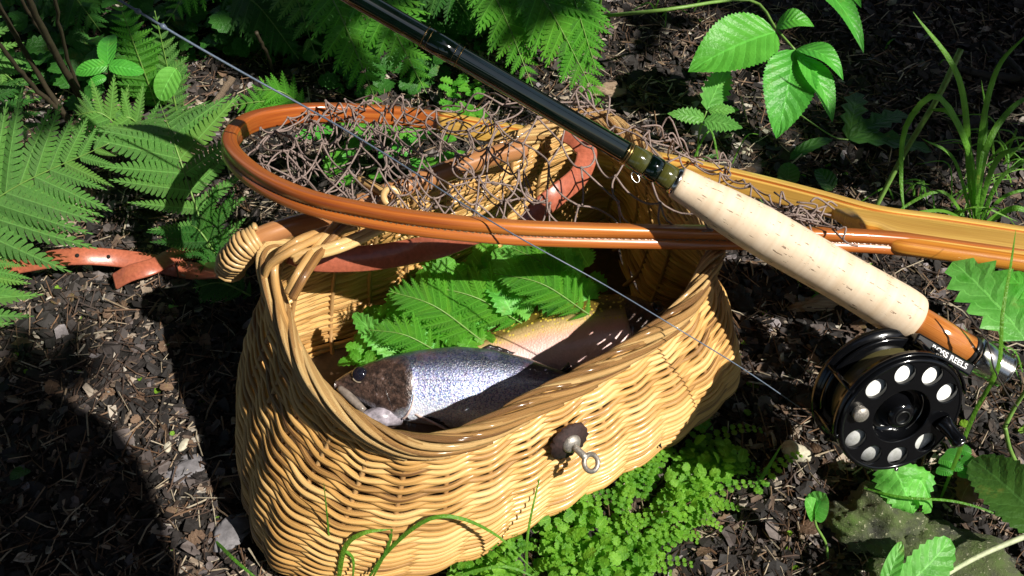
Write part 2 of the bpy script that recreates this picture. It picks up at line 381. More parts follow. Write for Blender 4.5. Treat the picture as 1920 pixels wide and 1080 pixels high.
# keep correspondence by control points, blend of spline parameter
rimC = spline(np.c_[rl, np.zeros(len(rl))], NS, True)[:, :2]; basC = spline(np.c_[base_l, np.zeros(len(rl))], NS, True)[:, :2]
arc = np.concatenate([[0], np.cumsum(np.linalg.norm(np.diff(.5*rimC+.5*basC, axis=0), axis=1))])
tt = np.linspace(0, arc[-1]+np.linalg.norm((.5*rimC+.5*basC)[-1]-(.5*rimC+.5*basC)[0]), NS, endpoint=False)
ext = lambda C_: np.stack([np.interp(tt, np.append(arc, tt[-1]+tt[1]), np.append(C_[:, k], C_[0, k])) for k in (0, 1)], 1)
rimC, basC = ext(rimC), ext(basC)
def ring(h):
    """outline of the wall at relative height h: 0 base .. 1 rim; bulges low down"""
    w = (1-h)**1.15; C_ = rimC*(1-w)+basC*w
    T = np.roll(C_, -1, 0)-np.roll(C_, 1, 0); T /= np.linalg.norm(T, axis=1)[:, None]
    N = np.stack([T[:, 1], -T[:, 0]], 1)
    if (N*C_).sum() < 0: N = -N
    C_ = C_+N*(.010*math.sin(math.pi*min(1, h*1.25))-.010*(1-min(1, h/.10))**2)
    return C_, N
creel = thing('fishing_creel', 'open wicker fishing creel with golden woven reeds, holding the trout and green leaves', 'basket', tuple(np.append(Cc, 0)))
NST = 32; SPC = NS/NST; NROW = 50; phs = np.arange(NS)/SPC   # stake units
for r_ in range(NROW):
    h = (r_+.5)/NROW; C_, N = ring(h)
    hz = .006+(ZR-.010)*h
    ph = 2*math.pi*(phs+r_)/3
    tw = np.cos(math.pi*(phs+r_)); tw = np.sign(tw)*np.abs(tw)**.8
    coh = np.cos(2*math.pi*phs)
    drift = .35*vnoise(phs*.5, np.full(NS, r_*.31), 8)
    off = .0010*tw+.0004*coh+.0012*vnoise(phs*.7, np.full(NS, r_*1.7), 4)
    P2 = C_+N*off[:, None]; P2 = wor2(P2)
    z = hz-.0005*tw-.0004*np.cos(2*math.pi*phs+.9)-.0011*np.cos(math.pi*phs*.5+r_*.12)+drift*.0045
    P = np.c_[P2, z]
    g = sweep(P, circ(.0016, 7, .00178), True, scale=1+.08*tw+.05*vnoise(phs*2, np.full(NS, r_*2.2), 6))
    mesh('reed', g[0], g[1], M['reed'], creel, g[2])
for k in range(NST):
    i = int(round(k*SPC)) % NS; pts = []
    for h in np.linspace(0, 1, 9):
        C_, N = ring(h); q = wor2((C_[i]-N[i]*.0014)[None])[0]; pts.append((q[0], q[1], .004+(ZR-.004)*h))
    g = tube(spline(pts, 20), .0017, 6); mesh('stake', g[0], g[1], M['stake'], creel, g[2])
# rolled border: groups of reeds climbing from inside, over the top, then slanting down the outside
C1, N1 = ring(1.)
for k in range(NST):
    for m_ in range(5):
        n_ = 26; span = 4.3; pts = []; jr = random.uniform(-.0006, .0006); rs_ = random.uniform(.85, 1.12)
        for i in range(n_+1):
            t = i/n_; s = (k+.145*m_+t*span)*SPC; ii = int(s) % NS; fr = s-int(s)
            c = C1[ii]*(1-fr)+C1[(ii+1) % NS]*fr; nn = N1[ii]
            rad = float(np.interp(t, [0, .12, .30, .45, .7, 1], [-.0044, -.0042, .0002, .0040, .0052, .0036]))
            zz = float(np.interp(t, [0, .12, .30, .45, .7, 1], [-.0070, -.0013, .0032, .0018, -.0050, -.0125]))-.0006*m_
            q = wor2((c+nn*(rad+jr+.0006))[None])[0]; pts.append((q[0], q[1], ZR+zz))
        P = np.array(pts); P[1:-1] = (P[:-2]+2*P[1:-1]+P[2:])/4; P[1:-1] = (P[:-2]+2*P[1:-1]+P[2:])/4
        g = tube(P, rs_*.00152-.0004*np.abs(np.linspace(-1, 1, n_+1))**6, 7); mesh('border_reed', g[0], g[1], M['border'], creel, g[2])
# floor of the creel
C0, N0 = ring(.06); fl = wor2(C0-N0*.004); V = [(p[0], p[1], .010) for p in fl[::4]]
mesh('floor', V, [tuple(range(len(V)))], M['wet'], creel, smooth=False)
# outer foot strands round the bottom edge
for k in range(2):
    C_, N = ring(.0); P2 = wor2(C_-N*(.002+.003*k)); P = np.c_[P2, np.full(NS, .0035)+.0008*np.sin(phs*math.pi+k*3)]
    g = sweep(P[::2], circ(.0026, 6), True); mesh('foot_reed', g[0], g[1], M['reed'], creel, g[2])
# cane bar along the back rim with its wrapped bent end
bar = spline([W(985, 278, ZR+.007), W(900, 300, ZR+.006), W(760, 350, ZR+.003), (W(620, 405, ZR+.002)), W(545, 425, ZR+.002), W(490, 445, ZR+.001), W(452, 470, ZR-.006), W(428, 505, ZR-.03)], 60)
g = tube(bar, .0068, 14); mesh('cane_bar', g[0], g[1], M['cane'], creel, g[2])
seg = bar[44:60]; B_ = Bag()
n_turn = 13; pts = []
T_, A_, Bb = frames(bar)
for i in range(n_turn*14+1):
    t = i/(n_turn*14); s = 43+t*16.6; j = int(s); fr = s-j
    j2 = min(j+1, 60); p = bar[j]*(1-fr)+bar[j2]*fr; a = 2*math.pi*i/14
    pts.append(p+(A_[j]*math.cos(a)+Bb[j]*math.sin(a))*(.0085+.0006*math.sin(i*.37)))
g = tube(np.array(pts), .00165, 6); mesh('reed_wrapping', g[0], g[1], M['wrap'], creel, g[2])
# loose corner reeds binding bar to the rim
for pl in ([(660, 418, .150), (610, 432, .146), (560, 450, .156), (522, 480, .150), (515, 520, .142), (530, 590, .138), (560, 660, .136)],
           [(668, 424, .150), (600, 445, .150), (548, 470, .156), (505, 500, .146), (500, 540, .132), (515, 600, .125)],
           [(640, 410, .152), (595, 460, .149), (560, 510, .152), (540, 550, .142)], [(655, 415, .152), (607, 466, .150), (572, 517, .152), (548, 560, .142)],
           [(700, 430, .145), (640, 455, .15), (590, 470, .15), (545, 478, .147)], [(720, 428, .143), (650, 462, .148), (590, 480, .148), (552, 488, .145)]):
    g = tube(spline([W(*q) for q in pl], 24), .0026, 7); mesh('corner_reed', g[0], g[1], M['border'], creel, g[2])
# peg with a turned ring on the back rim
g = tube(spline([W(672, 336, .150), W(700, 350, .152), W(722, 362, .153)], 8), .0028, 8); mesh('peg', g[0], g[1], M['wrap'], creel, g[2])
c = W(733, 368, .158); nrm = (CP-c).normalized()+Vector((.25, -.2, .1)); nrm.normalize(); e1 = nrm.orthogonal().normalized(); e2 = nrm.cross(e1)
g = sweep(np.array([tuple(c+(e1*math.cos(a)+e2*math.sin(a))*.0045) for a in np.linspace(0, 2*math.pi, 20, endpoint=False)]), circ(.0022, 8), True)
mesh('peg_ring', g[0], g[1], M['wrap'], creel, g[2])
# rusty washer with its eye screw on the front wall
P0c = W(1062, 822, .088)
fn = Vector((*(-(u0*0)+v0*1.0), .25)).normalized()
def surf_hit(px, py):
    best = None
    for h in np.linspace(.2, 1, 60):
        C_, N = ring(h); q = wor2(C_+N*.0035); z = .006+(ZR-.010)*h
        p = W(px, py, z); d = np.hypot(q[:, 0]-p.x, q[:, 1]-p.y); i = d.argmin()
        if q[i, 1] < Cc[1]+.03 and (best is None or d[i] < best[0]): best = (d[i], p)
    return best[1]
P0c = surf_hit(1062, 822)
e1 = fn.orthogonal().normalized(); e2 = fn.cross(e1)
V = [P0c+fn*.0062]; U = [(0, 0)]; kk = 34
for i in range(kk):
    a = 2*math.pi*i/kk; rr = .0112*(1+.10*math.cos(2*a+.8)+(.05 if i % 2 else -.03)+random.uniform(-.03, .03)); V.append(P0c+fn*.0042+(e1*math.cos(a)+e2*math.sin(a))*rr); U.append((math.cos(a), math.sin(a)))
for i in range(kk):
    V.append(Vector(V[1+i])-fn*.003); U.append((0, 0))
F = [(0, 1+i, 1+(i+1) % kk) for i in range(kk)]+[(1+i, 1+kk+i, 1+kk+(i+1) % kk, 1+(i+1) % kk) for i in range(kk)]
mesh('washer', V, F, M['rust'], creel, U)
eye = thing_eye = None
g = lathe([(.004, .0062), (.006, .0058), (.0078, .0044), (.0084, .003)], P0c, fn, 20); mesh('screw_collar', g[0], g[1], M['steel'], creel, g[2])
ed = (fn+Vector((.25, 0, -.35))).normalized()
g = tube(np.array([tuple(P0c+fn*.008+ed*t) for t in np.linspace(0, .0095, 6)]), .0021, 10); es = mesh('eye_screw', g[0], g[1], M['steel'], creel, g[2])
ce = P0c+fn*.008+ed*.0135; side_ = ed.cross(fn).normalized(); w2 = (side_*.9+fn*.2).normalized()
g = sweep(np.array([tuple(ce+(ed*math.cos(a)+w2*math.sin(a))*.0044) for a in np.linspace(0, 2*math.pi, 26, endpoint=False)]), circ(.0015, 8), True); mesh('screw_eye_ring', g[0], g[1], M['steel'], creel, g[2])
# ================================================================== trout
def fishmat(name, back, side_c, belly, head, sparkle, spots=None, st=(.18, .40, .62, .84), mid=None):
    b = NB(name); uv = b.coords('UV'); sp = b.n('ShaderNodeSeparateXYZ'); b.l(uv, sp.inputs[0]); ob = b.coords('Object')
    vv = b.math('ADD', sp.outputs[1], b.math('MULTIPLY', b.math('SUBTRACT', b.noise(ob, 90, 4), .5), .12))
    c = b.ramp(vv, [(st[0], belly), (st[1], side_c), (st[2], mid or side_c), (st[3], back)])
    if sparkle:
        vo = b.n('ShaderNodeTexVoronoi'); vo.inputs['Scale'].default_value = 1500; b.l(ob, vo.inputs['Vector'])
        s3 = b.n('ShaderNodeSeparateColor'); b.l(vo.outputs['Color'], s3.inputs[0])
        sc = b.ramp(s3.outputs[0], [(0, (.04, .06, .16)), (.2, (.20, .26, .60)), (.45, (.52, .60, .92)), (.62, (.85, .66, .86)), (.78, (.60, .95, 1)), (.92, (1, 1, 1))])
        lo = b.ramp(vv, [(.12, (.45,)*3), (.40, (.75,)*3), (.55, (.55,)*3), (.68, (.22,)*3), (.82, (.06,)*3)])
        sq = b.n('ShaderNodeSeparateColor'); b.l(lo, sq.inputs[0]); c = b.mix(sq.outputs[0], c, sc)
        c = b.mix(b.ramp(b.noise(ob, 75, 5, .7), [(.45, (0,)*3), (.7, (.3,)*3)]), c, (.20, .19, .40))
    if spots:
        vo = b.n('ShaderNodeTexVoronoi'); vo.inputs['Scale'].default_value = 330; b.l(ob, vo.inputs['Vector'])
        m_ = b.math('MULTIPLY', b.math('LESS_THAN', vo.outputs['Distance'], .27), b.math('GREATER_THAN', vv, .49)); c = b.mix(b.math('MULTIPLY', m_, .75), c, spots)
    ll = b.math('LESS_THAN', b.math('ABSOLUTE', b.math('SUBTRACT', sp.outputs[1], .555)), .006)
    c = b.mix(b.math('MULTIPLY', ll, .5 if sparkle else .15), c, (.03, .03, .05))
    c = b.mix(b.ramp(b.noise(ob, 60, 6, .7), [(.5, (0,)*3), (.75, (.35,)*3)]), c, (.30, .12, .10))
    hm = b.ramp(b.noise(ob, 220, 8, .75), [(.34, (.006, .005, .006)), (.48, (.04, .026, .022)), (.6, (.11, .065, .05)), (.7, (.25, .20, .20)), (.8, (.5, .46, .48))])
    hm = b.mix(b.ramp(vv, [(.02, (.95,)*3), (.16, (.0,)*3)]), hm, (.42, .40, .46))
    dv = b.math('SUBTRACT', sp.outputs[1], .45); dv = b.math('MULTIPLY', b.math('MULTIPLY', dv, dv), .25)
    c = b.mix(b.ramp(b.math('ADD', b.math('ADD', sp.outputs[0], dv), b.math('MULTIPLY', b.math('SUBTRACT', b.noise(ob, 160, 4), .5), .05)), [(.160, (1,)*3), (.205, (0,)*3)]), c, hm); b.col(c)
    b.set(Roughness=.3, Metallic=.2 if sparkle else .0, Coat_Weight=.8, Coat_Roughness=.12)
    v2 = b.n('ShaderNodeTexVoronoi'); v2.inputs['Scale'].default_value = 700; b.l(ob, v2.inputs['Vector'])
    b.bump(b.math('ADD', v2.outputs['Distance'], b.noise(ob, 1400, 3)), .5, .0006); return b.m
def lerp_prof(u, tab): return float(np.interp(u, [a for a, _ in tab], [c for _, c in tab]))
TOP = [(0, .10), (.02, .25), (.06, .47), (.12, .70), (.2, .88), (.35, 1), (.5, .96), (.65, .78), (.8, .5), (.9, .34), (.96, .32), (1, .36)]
BOT = [(0, .16), (.02, .22), (.06, .40), (.11, .70), (.16, .86), (.2, .92), (.35, 1.02), (.5, .98), (.65, .76), (.8, .46), (.9, .32), (.96, .30), (1, .34)]
def fish(label, snout, tail, hh, face, mat, finmat, bend=.0, jaw=True, hs=1., group='trout in the creel'):
    snout = Vector(snout); tail = Vector(tail); A = (tail-snout); L = A.length; A.normalize()
    Nn = Vector(face); Nn = (Nn-A*Nn.dot(A)).normalized(); D = Nn.cross(A)
    if D.z+D.y < 0: D = -D
    ctr = (snout+tail)/2
    t = thing('trout', label, 'fish', tuple(ctr), group)
    nu, nv = 70, 28; V = []; U = []; F = []
    def wp(u): return u*hs if u < .2 else .2*hs+(u-.2)*(1-.2*hs)/.8
    def cen(u):
        u = wp(u); return snout+A*(L*u)+D*(bend*L*4*u*(1-u))
    def pt(u, a, k=1.):
        s, c = math.sin(a), math.cos(a); top = hh*lerp_prof(u, TOP); bot = hh*lerp_prof(u, BOT)
        hw = .56*hh*lerp_prof(u, [(0, .30), (.03, .5), (.1, .86), (.17, 1.04), (.185, 1.08), (.192, .98), (.35, 1.04), (.5, .95), (.65, .72), (.8, .42), (.93, .2), (1, .1)])
        y = (top if s > 0 else bot)*math.copysign(abs(s)**.92, s)
        return cen(u)+D*(y*k)+Nn*(hw*math.copysign(abs(c)**.85, c)*k)
    for i in range(nu+1):
        u = (i/nu)**1.15
        for j in range(nv):
            a = 2*math.pi*j/nv; V.append(pt(u, a)); U.append((u, .5+.5*math.sin(a)))
    for i in range(nu):
        for j in range(nv): F.append((i*nv+j, i*nv+(j+1) % nv, (i+1)*nv+(j+1) % nv, (i+1)*nv+j))
    F.append(tuple(range(nv))); F.append(tuple(nu*nv+j for j in range(nv))[::-1])
    mesh('body', V, F, mat, t, U)
    for sgn in (1, -1):          # eyes
        e = pt(.062, math.radians(28)); 
        if sgn < 0: e = e-Nn*2*((e-cen(.062)).dot(Nn))
        B_ = Bag(); rr = hh*.20
        g = lathe([(rr*.55*math.sin(q), rr*math.cos(q)) for q in np.linspace(0, 1.5, 8)], e-Nn*sgn*rr*.12, Nn*sgn, 20)
        eb = mesh('eye', g[0], g[1], M['eye'], t, g[2])
        g = sweep(np.array([tuple(e+Nn*sgn*rr*.16+(A*math.cos(q)+D*math.sin(q))*rr*.95) for q in np.linspace(-2.6, .1, 20)]), circ(rr*.09, 6))
        mesh('eye_ring', g[0], g[1], M['eyering'], t, g[2])
    # gill cover: raised curved plate with pale trailing edge
    V = []; U = []; F = []
    for i in range(9):
        for j in range(13):
            a = math.radians(62-130*j/12); u = .105+.088*(i/8)*(1-.28*((j-6)/6)**2)
            V.append(pt(u, a, 1.0)+Nn*(hh*.075*(i/8)**1.4+.0002)); U.append((.1+.06*i/8, .5+.5*math.sin(a)*.9))
    for i in range(8):
        for j in range(12): F.append((i*13+j, i*13+j+1, (i+1)*13+j+1, (i+1)*13+j))
    mesh('gill_cover', V, F, mat, t, U)
    ed = [pt(.105+.088*(1-.28*((j-6)/6)**2)+.004, math.radians(62-130*j/12))+Nn*.0006 for j in range(7, 13)]
    g = tube(spline(ed, 20), np.linspace(hh*.012, hh*.04, 21), 6); mesh('gill_edge', g[0], g[1], M['gill'], t, g[2])
    for uu in (.125, .15):       # creases of the cheek
        g = tube(spline([pt(uu+.012*q, math.radians(-5-22*q))+Nn*.0006 for q in range(4)], 10), np.linspace(.0002, .0005, 11), 5); mesh('cheek_crease', g[0], g[1], M['fin'], t, g[2])
    # upper jaw plate
    g = tube(spline([pt(.012, math.radians(-20)), pt(.04, math.radians(-34))+Nn*.001-D*hh*.12, pt(.078, math.radians(-45))+Nn*.0015-D*hh*.28], 12), np.array([.06+.055*math.sin(math.pi*min(1, q*.75+.1)) for q in np.linspace(0, 1, 13)])*hh, 8)
    mesh('jaw_plate', g[0], g[1], M['jaw'], t, g[2])
    if jaw:
        hinge = pt(.12, -math.pi/2)+D*hh*.35; front = cen(.0)-D*hh*1.05+A*hh*.25
        P = spline([pt(.165, math.radians(-72))-Nn*hh*.2, cen(.12)-D*hh*.78+Nn*hh*.2, cen(.07)-D*hh*.92+Nn*hh*.15, front], 16)
        sc = np.interp(np.linspace(0, 1, 17), [0, .3, .75, 1], [.18, .30, .27, .12])*hh
        g = sweep(P, circ(1, 12, .9), False, up=tuple(Nn), scale=sc); mesh('lower_jaw', g[0], g[1], M['jawwhite'], t, g[2])
        V = [tuple(x) for x in (pt(.01, -1.2), pt(.06, -1.3), hinge, cen(.05)-D*hh*.8, front)]
        mesh('mouth_lining', V, [(0, 1, 2, 3, 4)], M['hole'], t, smooth=False)
    def fin(name, u, a, du, ln, sweep_, m=finmat, out=None, n_=9, white=False):
        V = []; U = []; F = []
        for i in range(n_+1):
            q = i/n_; p = pt(u+du*q, a, .96); o_ = (p-cen(u+du*q)).normalized() if out is None else out
            dd = (o_+A*(sweep_+.5*q)).normalized(); l_ = ln*(1-.55*q)
            for k in range(4): V.append(p+dd*l_*k/3+Nn*(.0006*math.sin(i*2.1)*k)); U.append((q, k/3))
        for i in range(n_):
            for k in range(3): F.append((i*4+k, i*4+k+1, (i+1)*4+k+1, (i+1)*4+k))
        o_ = mesh(name, V, F, m, t, U)
        sm = o_.modifiers.new('thick', 'SOLIDIFY'); sm.thickness = .0007
        if white:
            g = tube(spline([V[0], V[1], V[2], V[3]], 8), .0009, 5); mesh('fin_edge', g[0], g[1], M['gill'], t, g[2])
    fin('dorsal_fin', .44, math.radians(96), .13, hh*.34, 2.2)
    fin('adipose_fin', .78, math.pi/2, .03, hh*.3, 1.)
    fin('pectoral_fin', .20, math.radians(-52), .03, hh*1.0, 1.4, out=(-D*.6+Nn*.25), white=True)
    fin('pelvic_fin', .52, math.radians(-70), .03, hh*.8, 1., out=(-D*.7+Nn*.2), white=True)
    fin('anal_fin', .70, -math.pi/2, .07, hh*.65, .6, white=True)
    V = []; U = []; F = []
    for i in range(13):
        q = -1+2*i/12; base_ = cen(1)+D*(hh*.33*q)
        for k in range(5): V.append(base_+(A*(1-.22*(1-abs(q)))+D*q*.75)*(hh*1.25*k/4)); U.append((i/12, k/4))
    for i in range(12):
        for k in range(4): F.append((i*5+k, i*5+k+1, (i+1)*5+k+1, (i+1)*5+k))
    o_ = mesh('tail_fin', V, F, finmat, t, U); sm = o_.modifiers.new('thick', 'SOLIDIFY'); sm.thickness = .0009
    return t
b = NB('cheek'); o = b.coords('Object'); f = b.noise(o, 170, 8, .75)
b.col(b.ramp(f, [(.34, (.006, .005, .006)), (.48, (.04, .026, .022)), (.6, (.11, .065, .05)), (.7, (.25, .20, .20)), (.8, (.5, .46, .48))])); b.set(Roughness=.25, Coat_Weight=.9); b.bump(f, .8, .0015); M['cheek'] = b.m
M['eye'] = plain('fish eye', (.008, .008, .014), .05, 0, 200, .1, 0, 1)
M['eyering'] = plain('eye rim', (.35, .28, .20), .2, .3, 500, .3, .1, .5)
M['gill'] = plain('pale gill edge', (.62, .48, .44), .3, 0, 500, .2, .2, .6)
M['jaw'] = plain('grey brown jaw', (.20, .165, .14), .3, 0, 300, .35, .3, .7)
M['jawwhite'] = plain('white lower jaw', (.30, .27, .31), .3, 0, 200, .6, .8, .7)
M['fin'] = plain('dark fin', (.025, .018, .02), .25, 0, 500, .4, .5, .6)
M['brownfin'] = plain('brown fin', (.10, .04, .025), .25, 0, 500, .4, .5, .6)
fm1 = fishmat('silver trout skin', (.006, .010, .018), (.16, .20, .34), (.92, .95, .98), (.10, .055, .035), True, None, (.18, .38, .56, .74), (.10, .12, .26))
fm2 = fishmat('pink trout skin', (.11, .075, .012), (.78, .42, .34), (.92, .66, .62), (.10, .06, .04), False, (.66, .50, .07), (.22, .40, .52, .66), (.62, .42, .20))
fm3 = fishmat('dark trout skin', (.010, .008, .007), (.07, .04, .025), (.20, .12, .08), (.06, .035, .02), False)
vn = -CF
fish('silvery blue trout with its open mouth facing left, in front of the other trout', W(628, 722, .062), W(1150, 742, .050), .0255, vn+Vector((0, 0, .25)), fm1, M['fin'], bend=.012, hs=1.45)
fish('pink and olive spotted trout lying behind the silver one, mostly its flank in view', W(1262, 598, .058), W(795, 690, .046), .0250, vn+Vector((0, .1, 1.3)), fm2, M['brownfin'], bend=.022, jaw=False)
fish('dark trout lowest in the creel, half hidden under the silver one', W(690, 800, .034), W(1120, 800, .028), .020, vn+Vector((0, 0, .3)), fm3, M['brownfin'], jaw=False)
# ================================================================== leather strap
def ribbon(name, pts, wid, parent, n=50, up=(0, 0, 1), th=.0022, mat=None):
    P = spline(pts, n); g = sweep(P, [(-th/2, -wid/2), (-th/2, wid/2), (-th*.2, wid/2+.0005), (th*.2, wid/2+.0005), (th/2, wid/2-.0004), (th/2, -wid/2+.0004), (th*.2, -wid/2-.0005), (-th*.2, -wid/2-.0005)], up=up)
    return P, mesh(name, g[0], g[1], mat or M['leather'], parent, g[2])
strap = thing('leather_strap', 'red brown leather strap running from the left edge into the creel', 'strap', tuple(G(300, 500)))
P, _ = ribbon('strap_band', [G(-120, 525, .022), G(0, 503, .020), G(90, 487, .025), G(150, 480, .026), G(220, 484, .020), G(290, 494, .012), G(360, 508, .012), W(420, 505, .075)], .0125, strap, up=(.0, -.45, .9))
for q in (14, 21, 27):
    c = Vector(P[q])+Vector((0, -.45, .9)).normalized()*.0016; g = lathe([(0, .0016), (.0003, .0015)], c, (0, -.45, .9), 12); mesh('punched_hole', g[0], g[1], M['hole'], strap, g[2])
ribbon('strap_band', [G(215, 528, .010), G(245, 512, .016), G(285, 500, .017), G(330, 478, .012), G(380, 470, .008)], .012, strap, up=(0, -.4, .9))
ribbon('strap_band', [W(545, 470, .128), W(590, 484, .122), W(650, 486, .118), W(710, 482, .117), W(770, 472, .12), W(830, 458, .128), W(900, 430, .135)], .016, strap, up=(0.35, -.8, .45))
ribbon('strap_band', [W(985, 440, .115), W(1005, 400, .128), W(1045, 365, .136), W(1085, 330, .135), W(1100, 290, .136), W(1085, 262, .140), W(1060, 245, .142)], .0135, strap, up=(.2, -.75, .5))
# ================================================================== landing net
PN = W(950, 437, .158); PT = W(850, 232, .058); kk = (PN.z-PT.z)/(PT.y-PN.y)
NN = Vector((.11, kk, 1)).normalized(); PN = Vector((PN.x+.02, PN.y, PN.z+.004))
def wn(x, y): return WP(x, y, PN, NN)
net = thing('landing_net', 'wooden landing net lying over the creel, its handle to the right', 'fishing net', tuple(wn(1300, 440)))
hp = [(2120, 512), (1985, 494), (1850, 478), (1700, 458), (1560, 449), (1400, 446), (1250, 444), (1100, 441), (950, 435), (800, 421), (680, 402), (580, 379), (500, 345), (450, 308), (430, 276), (442, 248), (475, 228), (530, 216), (600, 211), (700, 214), (800, 224), (900, 243), (1010, 262), (1120, 284), (1230, 306), (1330, 328), (1430, 352), (1530, 378), (1640, 408), (1760, 425), (1880, 443), (1990, 460), (2120, 484)]
HP = spline([wn(*q) for q in hp], 300)
def rrect(w, h, r, groove=False):
    """w along A (net normal), h along B"""
    out = []
    for cx, cy, a0 in ((w/2-r, h/2-r, 0), (-w/2+r, h/2-r, 90), (-w/2+r, -h/2+r, 180), (w/2-r, -h/2+r, 270)):
        for i in range(5): a = R(a0+22.5*i); out.append((cx+r*math.cos(a), cy+r*math.sin(a)))
        if groove and a0 == groove: out += [(.0010, out[-1][1]), (.0006, out[-1][1]-math.copysign(.0013, out[-1][1])), (-.0006, out[-1][1]-math.copysign(.0013, out[-1][1])), (-.0010, out[-1][1])][::1] if False else []
    return out
# outer side of the hoop is +B or -B: find it
T_, A_, B2 = frames(HP, up=tuple(NN)); mid = HP[60:240].mean(0); sgn = 1 if (B2[120]*(HP[120]-mid)).sum() > 0 else -1
def hoop_prof(w, h, r):
    base_ = rrect(w, h, r)
    pr = []
    for i, (a, b2) in enumerate(base_):
        pr.append((a, b2)); a2, b3 = base_[(i+1) % len(base_)]
        if abs(b2-b3) < 1e-9 and abs(a-a2) > w*.3 and b2*sgn > 0:
            s_ = math.copysign(1, a2-a)
            pr += [(-.0007*s_, b2), (-.0004*s_, b2-.0011*sgn), (.0004*s_, b2-.0011*sgn), (.0007*s_, b2)]
    return pr
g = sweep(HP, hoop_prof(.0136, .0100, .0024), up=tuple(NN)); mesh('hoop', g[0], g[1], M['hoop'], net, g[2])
pts = []
for i in range(28, 250):
    for q in range(4):
        p = HP[i]+(HP[min(i+1, 299)]-HP[i])*q/4; a = (i*4+q)*2.0
        pts.append(p+B2[i]*sgn*(.0042+.0004*math.sin(a))+A_[i]*.0007*math.cos(a))
g = tube(np.array(pts), .00036, 4); mesh('lashing', g[0], g[1], M['lashing'], net, g[2])
# rounded handle body growing out of the two ends of the hoop
hu = spline([wn(x, y) for x, y in [(1560, 397), (1600, 404), (1640, 409), (1700, 416), (1760, 424), (1880, 442), (1990, 460), (2130, 486)]], 44)
hl_ = spline([wn(x, y) for x, y in [(1612, 430), (1622, 440), (1645, 446), (1676, 462), (1740, 473), (1860, 490), (1990, 509), (2130, 528)]], 44)
ku = 24; V = []; F = []; U = []; fm_ = []
for i in range(45):
    c = (hu[i]+hl_[i])/2; hv = (hl_[i]-hu[i])/2; L_ = np.linalg.norm(hv); hv = hv/L_; nn_ = np.array(tuple(NN)); L_ += .0006
    ht = .0072*min(1, .55+i/9)
    for j in range(ku):
        a = 2*math.pi*j/ku; ca, sa = math.cos(a), math.sin(a)
        V.append(c+hv*(L_*math.copysign(abs(ca)**.55, ca))+nn_*(ht*math.copysign(abs(sa)**.7, sa))); U.append((c[0], .05*math.sin(a/2)))
for i in range(44):
    for j in range(ku): F.append((i*ku+j, i*ku+(j+1) % ku, (i+1)*ku+(j+1) % ku, (i+1)*ku+j)); fm_.append(1 if (j < 3 or j >= ku-4) else 0)
F.append(tuple(range(ku))[::-1]); fm_.append(0); F.append(tuple(44*ku+j for j in range(ku))); fm_.append(0)
mesh('handle', V, F, None, net, U, mats=[M['ash'], M['amber']], fm=fm_)
# rear and handle strips laid on the edges: pale lamination inside the hoop
IN = HP-B2*sgn*.0062; idx = list(range(190, 292))
g = sweep(IN[idx], rrect(.0120, .0032, .001), up=tuple(NN)); mesh('inner_lamination', g[0], g[1], M['ash'], net, g[2])
g = sweep((HP+A_*.0070)[190:296], rrect(.0012, .0080, .0005), up=tuple(NN)); mesh('pale_lamination', g[0], g[1], M['ash'], net, g[2])
# twisted cord netting, heaped over the hoop
grid = [[(505, 338, .150), (650, 384, .158), (850, 418, .154), (1080, 428, .158), (1330, 432, .158), (1570, 428, .150)],
        [(478, 296, .140), (650, 340, .158), (850, 365, .170), (1050, 352, .172), (1260, 372, .168), (1520, 405, .145)],
        [(480, 262, .130), (640, 285, .155), (830, 305, .172), (1010, 280, .176), (1220, 318, .168), (1460, 375, .130)],
        [(490, 240, .118), (640, 232, .140), (800, 245, .150), (1000, 225, .172), (1200, 270, .165), (1410, 350, .115)],
        [(530, 222, .100), (650, 200, .125), (780, 208, .125), (1020, 193, .160), (1190, 232, .150), (1380, 334, .105)],
        [(560, 215, .070), (670, 190, .085), (800, 212, .070), (1060, 188, .125), (1230, 268, .110), (1375, 335, .060)]]
GR = np.array([[tuple(W(*q)) for q in row] for row in grid])
def surf(u, v):
    r5 = GR.shape[0]-1; c5 = GR.shape[1]-1
    cols = spline([spline(GR[i], 40)[int(np.clip(u, 0, 1)*40)]*(1-(np.clip(u, 0, 1)*40 % 1))+spline(GR[i], 40)[min(40, int(np.clip(u, 0, 1)*40)+1)]*(np.clip(u, 0, 1)*40 % 1) for i in range(r5+1)], 30)
    t = np.clip(v, 0, 1)*30; j = min(29, int(t)); return cols[j]*(1-(t-j))+cols[j+1]*(t-j)
_sc = {}
